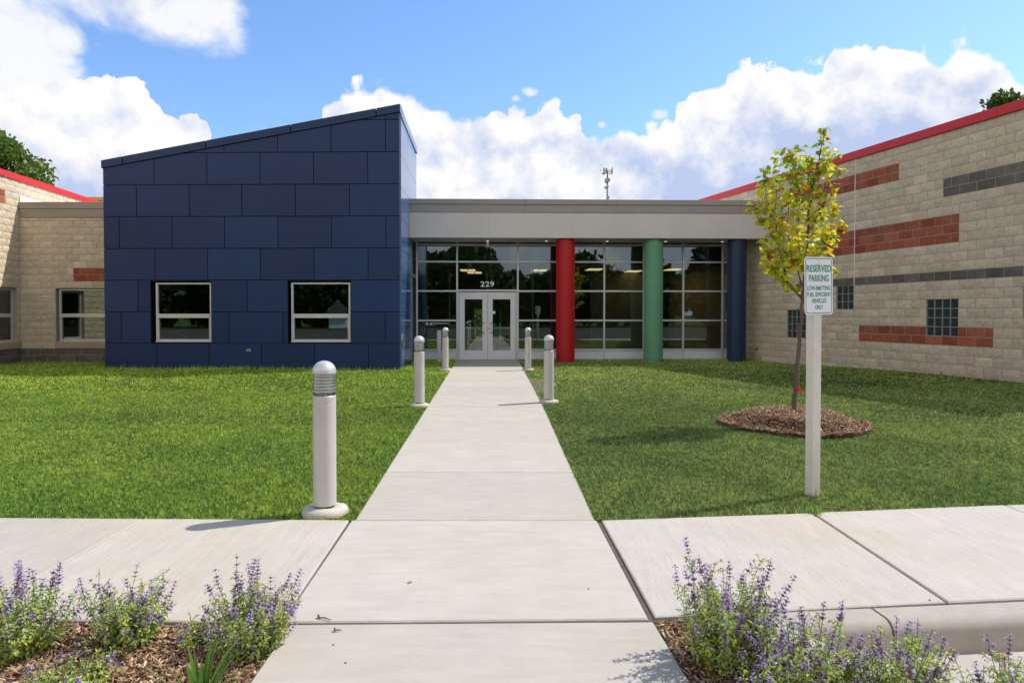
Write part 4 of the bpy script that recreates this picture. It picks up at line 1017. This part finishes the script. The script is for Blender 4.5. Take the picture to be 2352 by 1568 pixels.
def sapling():
    t = thing('young_maple_tree', (TX, TY, .1), 'young maple tree with thin trunk and yellow-green leaves turning orange, in a mulch ring', 'tree')
    w = lambda px, py, dy=0.: Vector(((px - 1176) / F * (TY + dy), TY + dy, EYE + (722 - py) / F * (TY + dy)))
    br = MB(); lv = MB(); segs = []
    def limb(pts, r0, r1, leafy=.3):
        P = [Vector(p) for p in pts]; Q = []
        for a, b in zip(P, P[1:]):
            for i in range(4): Q.append(a.lerp(b, i / 4) + (rv(.006) if Q else Vector()))
        Q.append(P[-1]); n = len(Q); br.tube(Q, [r0 + (r1 - r0) * (i / (n - 1)) ** .8 for i in range(n)], 7)
        segs.append((Q, leafy)); return Q
    trunk = [w(1824, 962), w(1829, 900), w(1832, 840), w(1838, 750), w(1843, 690), w(1847, 640), w(1852, 560), w(1855, 490, .03), w(1864, 440, .05), w(1876, 380, .04), w(1884, 335), w(1892, 296, -.03)]
    limb(trunk, .036, .003, .50)
    B = [([(1843, 690, 0), (1806, 645, -.08), (1787, 570, -.14), (1777, 500, -.16), (1783, 420, -.12), (1795, 352, -.1)], .015),
         ([(1787, 570, -.14), (1756, 510, -.18), (1729, 478, -.2)], .006),
         ([(1777, 520, -.16), (1758, 450, -.1), (1752, 395, -.06)], .005),
         ([(1845, 660, 0), (1818, 590, .15), (1806, 520, .2), (1812, 440, .2), (1822, 368, .16)], .010),
         ([(1848, 640, 0), (1880, 590, -.2), (1905, 530, -.28), (1918, 470, -.3)], .010),
         ([(1850, 600, 0), (1888, 560, .2), (1915, 540, .3), (1930, 520, .32)], .008),
         ([(1853, 540, 0), (1885, 480, .12), (1905, 420, .15), (1915, 380, .1)], .009),
         ([(1855, 490, .03), (1832, 440, -.2), (1820, 390, -.25), (1814, 350, -.2)], .007),
         ([(1845, 670, 0), (1880, 640, .25), (1905, 620, .3)], .007), ([(1843, 680, 0), (1810, 660, .2), (1775, 620, .3), (1762, 575, .34)], .008),
         ([(1847, 640, 0), (1840, 600, -.3), (1830, 540, -.38), (1835, 470, -.35)], .008), ([(1850, 610, 0), (1862, 560, .35), (1870, 500, .4)], .007),
         ([(1864, 440, .05), (1850, 390, .12), (1846, 350, .1)], .005), ([(1870, 420, .05), (1893, 390, -.1), (1900, 352, -.1)], .005),
         ([(1806, 645, -.08), (1772, 620, -.25), (1758, 560, -.3)], .006), ([(1795, 610, -.1), (1800, 560, -.3), (1795, 500, -.35)], .005)]
    for pts, r in B:
        Q = limb([w(*p) for p in pts], r, .002, .22)
    # twigs, then leaves hanging from them
    sites = []
    for Q, start in list(segs):
        n = len(Q)
        for i in range(int(n * start), n):
            for rep in range(3 if Q[i].z > 3.2 else 4):
                base = Q[i] + rv(.008); sd = Vector((random.gauss(0, 1), random.gauss(0, 1), random.uniform(-.2, 1.1))).normalized()
                L = random.uniform(.05, .17) * (1. if i < n - 2 else .7); tip = base + sd * L
                br.tube([base, base.lerp(tip, .5) + rv(.006), tip], [.0028, .002, .0012], 4, cap=False)
                for q in range(random.choice((1, 2, 2, 3))): sites.append(tip.lerp(base, random.uniform(0, .7)))
    br.build('trunk', MT['bark'], t, smooth=True)
    for s in sites:
        fx = (s.x - w(1846, 500).x) / .62; hz = (s.z - 2.2) / 1.7
        d = Vector((random.gauss(0, 1), random.gauss(0, 1), random.uniform(-1.1, .15))).normalized()
        p = s + d * random.uniform(.02, .05)
        o = .07 + .42 * max(0, fx) * max(0, min(1, hz * 2.2 + .2)) ; o = o if hz < .75 else .07
        x = random.random()
        if x < o * .8: c = random.choice([(.70, .24, .03), (.75, .33, .04), (.62, .17, .05), (.75, .42, .04)])
        elif x < .50: c = (.85, .76, .04)
        elif x < .84: c = (.66, .70, .04)
        else: c = (.28, .42, .04)
        if hz > .55 and x > o: c = random.choice([(.42, .54, .04), (.60, .66, .05), (.28, .42, .04), (.74, .70, .05)])
        v = random.uniform(.8, 1.15); c = tuple(k * v for k in c)
        leaf(lv, p, d, Vector((random.gauss(0, .6), random.gauss(0, .6), 1)), random.uniform(.070, .112), c, MAPLE, .12, .2)
    lv.build('crown', MT['maple'], t)
    # red tape flag
    p = w(1831, 893); r = .036; f = MB()
    f.lathe([(r - .002, -.008), (r + .001, -.006), (r + .001, .010), (r - .002, .012)], p, 16)
    q = w(1836, 893, -.03)
    f.add([q + Vector((0, 0, .05)), q + Vector((.012, -.01, .03)), q + Vector((.052, -.02, -.035)), q + Vector((.028, -.015, -.030)), q + Vector((.004, -.012, -.045)), q + Vector((-.012, 0, -.01))], [(0, 1, 5), (1, 2, 3), (1, 3, 4, 5)])
    tag(f.build('tape_flag', MT['tag'], base=p), 'bright red tape knotted round the young tree trunk', 'tape')
sapling()

def catmint(x, y, h, r, n, label, green=.5, seed=0, flower=1.):
    random.seed(900 + seed); z0 = -.035
    t = thing('catmint_plant', (x, y, z0), label, 'flowering plant', 'catmint plants in the two beds')
    fo, fl = MB(), MB(); B = Vector((x, y, z0))
    LC = [(.36, .48, .15), (.44, .56, .16), (.60, .66, .10), (.28, .39, .15), (.50, .57, .30), (.66, .70, .11)]
    for i in range(n):
        a = random.uniform(0, 2 * math.pi); sp = random.random() ** .7; lean = sp * 1.05
        L = h * random.uniform(.62, 1.12) * (1 - .18 * sp) * (1 if random.random() < .72 else .62)
        infl = random.random() < .50 * flower; L *= 1.02 if infl else .84; m = int(L / .016)
        base = B + Vector((math.cos(a), math.sin(a), 0)) * random.uniform(0, r * .30)
        d = Vector((math.cos(a) * math.sin(lean) * r / h * 1.35, math.sin(a) * math.sin(lean) * r / h * 1.35, math.cos(lean * .8))).normalized()
        P = [base]; k = 9; cur = d.copy()
        for j in range(k): cur = (cur + Vector((0, 0, .075)) + rv(.085)).normalized(); P.append(P[-1] + cur * (L / k))
        fo.tube(P, [.0022 - .0013 * j / k for j in range(k + 1)], 4, col=(.20, .24, .10), cap=False)
        fs = random.uniform(.70, .85)
        for j in range(m):
            u = (j + .5) / m; q = u * k; i0 = min(int(q), k - 1); p = P[i0].lerp(P[i0 + 1], q - i0); ax = (P[i0 + 1] - P[i0]).normalized()
            if u < (fs if infl else 1.):
                rot = (j % 2) * 1.57 + random.uniform(-.4, .4)
                for s in (0, math.pi):
                    if random.random() < .12: continue
                    o = ax.orthogonal().normalized(); o = Matrix.Rotation(rot + s, 3, ax) @ o
                    c = random.choice(LC); v = random.uniform(.75, 1.2); c = tuple(q_ * v for q_ in c)
                    if random.random() < .03: c = (.50, .36, .06)
                    leaf(fo, p, o + ax * random.uniform(-.1, .6) + Vector((0, 0, -.12)), ax + rv(.2), random.uniform(.017, .033) * (1.15 - .5 * u), c, OVAL, .35, .35)
                    if random.random() < .10 * flower and u > .3:
                        for q4 in range(7): leaf(fl, p + o * random.uniform(.015, .045) + ax * random.uniform(0, .03), rv(1.) + ax, rv(1.), random.uniform(.006, .011), random.choice([(.50, .36, .74), (.60, .47, .82), (.28, .15, .23), (.34, .24, .26)]), OVAL, .3, .3)
                    if random.random() < .30:   # side shoot with small leaves
                        e = p + (o + ax * .7).normalized() * random.uniform(.02, .05); fo.tube([p, e], [.0012, .0007], 3, col=(.2, .24, .1), cap=False)
                        for q3 in range(4): leaf(fo, e - (e - p) * random.uniform(0, .5), rv(1.) + ax * .5, ax + rv(.3), random.uniform(.010, .019), tuple(w_ * random.uniform(.8, 1.2) for w_ in random.choice(LC)), OVAL, .3, .3)
            elif infl:
                v = (u - fs) / (1 - fs); rad = .0185 * (1 - .5 * v) * random.uniform(.6, 1.3)
                if random.random() < .22: continue
                for s in range(random.randint(5, 10)):
                    o = Matrix.Rotation(s * 1.05 + j * .6 + random.uniform(-.3, .3), 3, ax) @ ax.orthogonal().normalized()
                    e = p + o * rad * random.uniform(.5, 1.) + ax * random.uniform(-.008, .010)
                    cc = random.choice([(.22, .11, .20), (.28, .15, .23), (.24, .20, .14), (.34, .24, .26)])
                    leaf(fl, p + o * rad * .15, o * .9 + ax * .7, ax, rad * .75, cc, OVAL, .5, .0)
                    if random.random() < .74:
                        pc = random.choice([(.50, .36, .74), (.60, .47, .82), (.42, .28, .64), (.68, .54, .84)])
                        for w_ in range(2): leaf(fl, e, o + ax * random.uniform(-.5, .6) + rv(.25), ax + rv(.5), random.uniform(.006, .0105), pc, OVAL, .3, .3)
    fo.build('foliage', MT['leaf'], t); fl.build('flower_spikes', MT['petal'], t)
    return t
cat = [(-2.16, 2.93, .43, .32, 95, 'catmint cut by the left photo edge, its purple spikes leaning right', 1.),
       (-1.71, 3.02, .37, .23, 88, 'yellow-green catmint clump in the left bed, second from the left edge', .8),
       (-1.13, 2.95, .40, .26, 92, 'catmint clump at the right end of the left bed, beside the path', 1.),
       (-1.72, 2.62, .22, .28, 62, 'low sprawling catmint with few flowers at the bottom of the left bed', .35),
       (-1.40, 3.02, .17, .10, 22, 'tiny catmint sprig between the two larger clumps of the left bed', 1.),
       (.90, 2.84, .51, .29, 125, 'tallest catmint, by the path at the left end of the right bed', 1.),
       (1.12, 2.62, .38, .32, 115, 'bushy catmint in the right bed just right of the tallest one', .9),
       (1.45, 2.50, .37, .28, 75, 'loose catmint in front of the kerb face in the right bed', 1.),
       (1.74, 2.36, .33, .24, 48, 'catmint at the lower right corner leaning over the gutter', 1.),
       (.98, 2.42, .27, .28, 80, 'low catmint at the bottom of the right bed beside the path', .8)]
for i, (x, y, h, r, n, lb, fw) in enumerate(cat): catmint(x, y, h, r, n, lb, seed=i, flower=fw)
random.seed(5)

def strap(x, y, n, L, name, label, c, z0=-.035, spread=.8, w0=.011):
    m = MB()
    for i in range(n):
        a = random.uniform(0, 2 * math.pi); ln = random.uniform(.1, spread); l = L * random.uniform(.6, 1.1); P = []; p = Vector((x, y, z0)) + Vector((math.cos(a), math.sin(a), 0)) * random.uniform(0, .03)
        th = ln * .5; s = Vector((-math.sin(a), math.cos(a), 0)); V = []; K = 8
        for j in range(K + 1):
            w = w0 * (1 - (j / K) ** 2.2) + .0006; V += [p - s * w, p + Vector((0, 0, -.25 * w)), p + s * w]
            d = Vector((math.cos(a) * math.sin(th), math.sin(a) * math.sin(th), math.cos(th))); p = p + d * l / K; th += ln * .22 * random.uniform(.6, 1.4)
        v = random.uniform(.75, 1.25); m.add(V, [(j * 3 + k, j * 3 + k + 1, j * 3 + k + 4, j * 3 + k + 3) for j in range(K) for k in range(2)], tuple(q * v for q in c))
    return tag(m.build(name, MT['leaf'], base=(x, y, z0)), label, 'plant')
strap(-1.16, 2.50, 34, .27, 'daylily_plant', 'clump of arching strap-like green leaves at the bottom of the left bed', (.12, .22, .035))
# weeds and uncut grass against the walls
for i, (px, py, n, L, lb) in enumerate([(283, 848, 9, .42, 'dark weed growing against the blue block near its left corner'), (170, 856, 8, .30, 'arching pale grass stalk in front of the link window'),
                                    (935, 841, 7, .25, 'small weed tuft at the front corner of the blue block'), (2040, 848, 7, .30, 'thin weed against the foot of the right wing wall'),
                                    (2270, 866, 7, .32, 'weed tuft against the right wing wall near the photo edge'), (610, 856, 6, .22, 'lone grass stalks before the blue block')]):
    x, y = gp(px, py, .0); strap(x, y, n, L, 'weed', lb, (.11, .20, .04) if i != 1 else (.28, .36, .10), z0=0., spread=1.1, w0=.006)

x_, y_ = gp(1882, 1184); strap(x_, y_ + .02, 26, .075, 'grass_tuft', 'bright grass tuft spilling over the sidewalk joint below the sign post', (.20, .36, .05), z0=0., spread=1.3, w0=.004)
x_, y_ = 2.43, 5.43; strap(x_, y_, 16, .06, 'grass_tuft', 'straw-coloured dead grass at the foot of the sign post', (.34, .26, .12), z0=0., spread=1.4, w0=.004)
# litter on the concrete
def fallen(px, py, size, col, label, name='fallen_leaf', shape=MAPLE, z=.004, cat_='leaf'):
    x, y = gp(px, py, z); m = MB(); a = random.uniform(0, 6.28)
    leaf(m, Vector((x, y, z)), Vector((math.cos(a), math.sin(a), .15)), Vector((.1, .1, 1)), size, col, shape, .25, .3); tag(m.build(name, MT['maple'], base=(x, y, z)), label, cat_)
fallen(935, 1343, .035, (.45, .32, .16), 'small tan dry leaf on the path slab', shape=OVAL)
fallen(2318, 1520, .075, (.45, .36, .12), 'yellow-brown maple leaf lying in the gutter', z=-.145)
fallen(262, 962, .05, (.55, .22, .06), 'orange leaf lying on the left lawn', z=.04)
def twig(px, py, L, a, label, name='twig'):
    x, y = gp(px, py, .004); m = MB(); d = Vector((math.cos(a), math.sin(a), 0)); p = Vector((x, y, .006))
    m.tube([p - d * L / 2, p + Vector((0, .004, .004)), p + d * L / 2], [.003, .0035, .0015], 6); m.tube([p - d * L * .3, p - d * L * .5 + Vector((0, .012, .008))], [.004, .005], 6)
    tag(m.build(name, MT['bark'], base=(x, y, .004)), label, 'twig')
twig(741, 1427, .075, -.3, 'brown twig lying across the joint at the left of the path')
twig(772, 1455, .035, .2, 'short brown bark scrap on the near path slab')
random.seed(21)
for i, (px, py, lb) in enumerate([(1353, 1357, 'tiny dark pebble on the right half of the middle path slab'), (1940, 1492 - 90, 'dark speck of soil on the right sidewalk slab near the kerb'), (2143, 1383, 'black crumb beside the sidewalk joint at the kerb'), (762, 1488, 'grey pebble on the near path slab left'), (790, 1530, 'small dark pebble near the bottom of the path')]):
    x, y = gp(px, py); m = MB(); m.lathe([(.0, -.001), (.0035, .0), (.005, .003), (.003, .005), (0, .006)], (x, y, 0), 7); tag(m.build('pebble', MT['bark'], base=(x, y, 0)), lb, 'pebble')

# ================================================================ BACKGROUND
def big_tree(x, y, h, r, name, label, cz=.62, seed=3, n=15000, ls=.20, cc=((.040, .080, .014), (.075, .12, .02), (.025, .05, .012))):
    random.seed(seed); g_ = np.random.default_rng(seed); t = thing(name, (x, y, -.2), label, 'tree')
    b = MB(); b.tube([(x, y, -.3), (x + .1, y, h * .3), (x + .05, y, h * .7)], [.35, .27, .10], 10); cl = []
    for i in range(26):
        a = random.uniform(0, 6.28); el = random.uniform(-.4, 1.4); rr_ = r * random.uniform(.45, 1.)
        c = Vector((x + math.cos(a) * math.cos(el) * rr_, y + math.sin(a) * math.cos(el) * rr_, h * cz + math.sin(el) * (h * (1 - cz)) * random.uniform(.6, 1.) - .9)); cl.append((c, r * random.uniform(.22, .42)))
        b.tube([(x + .05, y, h * random.uniform(.25, .6)), (c + Vector((x, y, h * .5))) / 2, c], [.10, .06, .015], 6)
    b.build('trunk', MT['bark'], t, smooth=True)
    C = np.array([c[0] for c in cl]); RR = np.array([c[1] for c in cl]); k = g_.integers(0, len(cl), n)
    v = g_.normal(0, 1, (n, 3)); v /= np.linalg.norm(v, axis=1)[:, None]; P = C[k] + v * (RR[k] * g_.uniform(.25, 1.08, n) ** .6)[:, None] * np.array([1, 1, .8])
    a = g_.normal(0, 1, (n, 3)); a /= np.linalg.norm(a, axis=1)[:, None]; bb = np.cross(a, g_.normal(0, 1, (n, 3))); bb /= np.linalg.norm(bb, axis=1)[:, None]; s = (ls * g_.uniform(.5, 1.2, n))[:, None]
    Vv = np.stack([P, P + a * s * .5 + bb * s * .35, P + a * s, P + a * s * .5 - bb * s * .35], 1).reshape(-1, 3)
    Fi = np.arange(n * 4); c = np.array(cc)[g_.integers(0, 3, n)] * g_.uniform(.7, 1.3, n)[:, None]
    o = raw_mesh('crown', Vv, np.full(n, 4), Fi, np.repeat(c, 4, axis=0), MT['leaf']); o.parent = t; o.matrix_parent_inverse = Matrix.Translation((-x, -y, .2))
    return t
big_tree(-29.3, 38., 13.6, 3.0, 'broadleaf_tree', 'green tree rising behind the red coping of the left wing', seed=4, n=15000, ls=.27, cc=((.13, .21, .035), (.18, .27, .04), (.09, .15, .03)))
big_tree(29.6, 40.5, 15.6, 3.0, 'broadleaf_tree', 'green tree top showing over the right wing roof at the photo edge', seed=9, n=11000, ls=.32, cc=((.07, .13, .022), (.11, .17, .03), (.05, .09, .018)))
big_tree(-2.5, 46., 6., 4.0, 'garden_tree', 'light green bushy tree seen through the rear lobby doors', cz=.35, seed=12, n=12000, ls=.3, cc=((.10, .16, .02), (.16, .22, .03), (.07, .12, .02)))

def cell_tower():
    D = 190.; k = D / F; X = (1394.5 - 1176) * k; z = lambda py: EYE + (722 - py) * k; t = thing('cell_tower', (X, D, 0), 'grey mobile phone mast with antenna panels beyond the entrance roof', 'mast')
    m = MB(); m.tube([(X, D, -.2), (X, D, z(408))], [.36, .26], 12); m.tube([(X, D, z(408)), (X, D, z(392))], [.2, .16], 8); m.build('mast', MT['tower'], t, smooth=True)
    m = MB(); zz = z(399)
    m.tube([(X, D, zz), (X - 1.7, D - .5, zz - .3)], .12, 6); m.tube([(X, D, zz + .2), (X + 1.3, D - .4, zz + .5)], .12, 6); m.tube([(X, D, zz), (X + .2, D + 1.5, zz)], .1, 6)
    m.tube([(X + .1, D, z(392)), (X + 1.3, D, z(391.5))], .05, 6); m.tube([(X + .3, D, z(401.5)), (X + 1.3, D, z(401))], .10, 6); m.build('cross_arm', MT['tower'], t)
    for dx, y0, y1, w, mt in ((-1.15, 403, 387, .17, 'tower'), (-.95, 404, 390, .2, 'tower'), (-.55, 401, 388, .24, 'tower2'), (-.28, 400, 388.5, .22, 'tower'), (1.25, 402, 387, .22, 'tower'), (1.0, 400, 392, .15, 'tower2'), (-1.9, 396, 391, .12, 'tower')):
        m = MB(); m.box((X + dx - w / 2, D - .5, z(y0)), (X + dx + w / 2, D - .25, z(y1))); m.build('antenna', MT[mt], t)
    m = MB(); m.box((X - .75, D - .5, z(419)), (X + .15, D + .4, z(412))); m.box((X + .3, D - .5, z(418)), (X + .65, D + .4, z(411.5))); m.box((X - .3, D - .42, z(431)), (X + .35, D + .42, z(429))); m.box((X - .25, D - .42, z(458)), (X + .5, D + .42, z(452))); m.build('equipment_box', MT['tower2'], t)
    m = MB(); m.tube([(X - .6, D - .55, z(433)), (X - .6, D - .35, z(433))], .36, 14); m.tube([(X - .55, D - .6, z(421)), (X - .55, D - .3, z(421))], .28, 12); m.build('dish', MT['tower2'], t)
cell_tower()

# what the glass reflects: tree belt and a house across the car park
def tree_belt():
    g_ = np.random.default_rng(77); n = 160000
    cx = np.linspace(-75, 75, 46) + g_.uniform(-1.5, 1.5, 46); cy = -50 + g_.uniform(-5, 4, 46); ch = g_.uniform(6.5, 11.5, 46); cr = g_.uniform(2.4, 4.6, 46)
    k = g_.integers(0, 46, n); v = g_.normal(0, 1, (n, 3)); v /= np.linalg.norm(v, axis=1)[:, None]; rad = cr[k] * g_.uniform(.4, 1.1, n)
    P = np.c_[cx[k] + v[:, 0] * rad, cy[k] + v[:, 1] * rad, ch[k] * .52 + v[:, 2] * ch[k] * .50 * g_.uniform(.4, 1.05, n)]
    a = g_.normal(0, 1, (n, 3)); a /= np.linalg.norm(a, axis=1)[:, None]; bb = np.cross(a, g_.normal(0, 1, (n, 3))); bb /= np.linalg.norm(bb, axis=1)[:, None]; s = g_.uniform(.5, 1.2, n)[:, None]
    V = np.stack([P, P + a * s * .5 + bb * s * .4, P + a * s, P + a * s * .5 - bb * s * .4], 1).reshape(-1, 3)
    c = np.array([(.035, .07, .015), (.06, .10, .02), (.022, .045, .012)])[g_.integers(0, 3, n)]
    o = raw_mesh('woodland', V, np.full(n, 4), np.arange(n * 4), np.repeat(c, 4, axis=0), MT['leaf']); tag(o, 'belt of trees mirrored in the entrance glass', 'woodland', kind='stuff')
tree_belt()
def house(x, y, w, d, h, lb):
    t = thing('house', (x, y, -.2), lb, 'house'); m = MB(); m.box((x - w / 2, y - d / 2, -.2), (x + w / 2, y + d / 2, h)); m.build('wall', MT['house'], t)
    m = MB(); m.prism([(x - w / 2 - .4, h - .05), (x + w / 2 + .4, h - .05), (x, h + 1.7)], y - d / 2 - .4, y + d / 2 + .4, lambda a, b, c: (a, c, b)); m.build('roof', MT['shingle'], t)
    for dx in (-w * .25, w * .25):
        f = MB(); f.box((x + dx - .6, y + d / 2, 1.), (x + dx + .6, y + d / 2 + .05, 2.2)); q = f.build('window', MT['white_txt'], t); f = MB(); f.box((x + dx - .5, y + d / 2 + .05, 1.1), (x + dx + .5, y + d / 2 + .06, 2.1)); f.build('pane', MT['dark_gloss'], q)
house(-9.5, -43., 5.5, 5., 2.3, 'small white house mirrored in the entrance glazing')
house(-24., -46., 2.2, 3., 1.5, 'little white gabled shed mirrored in the right blue block window')
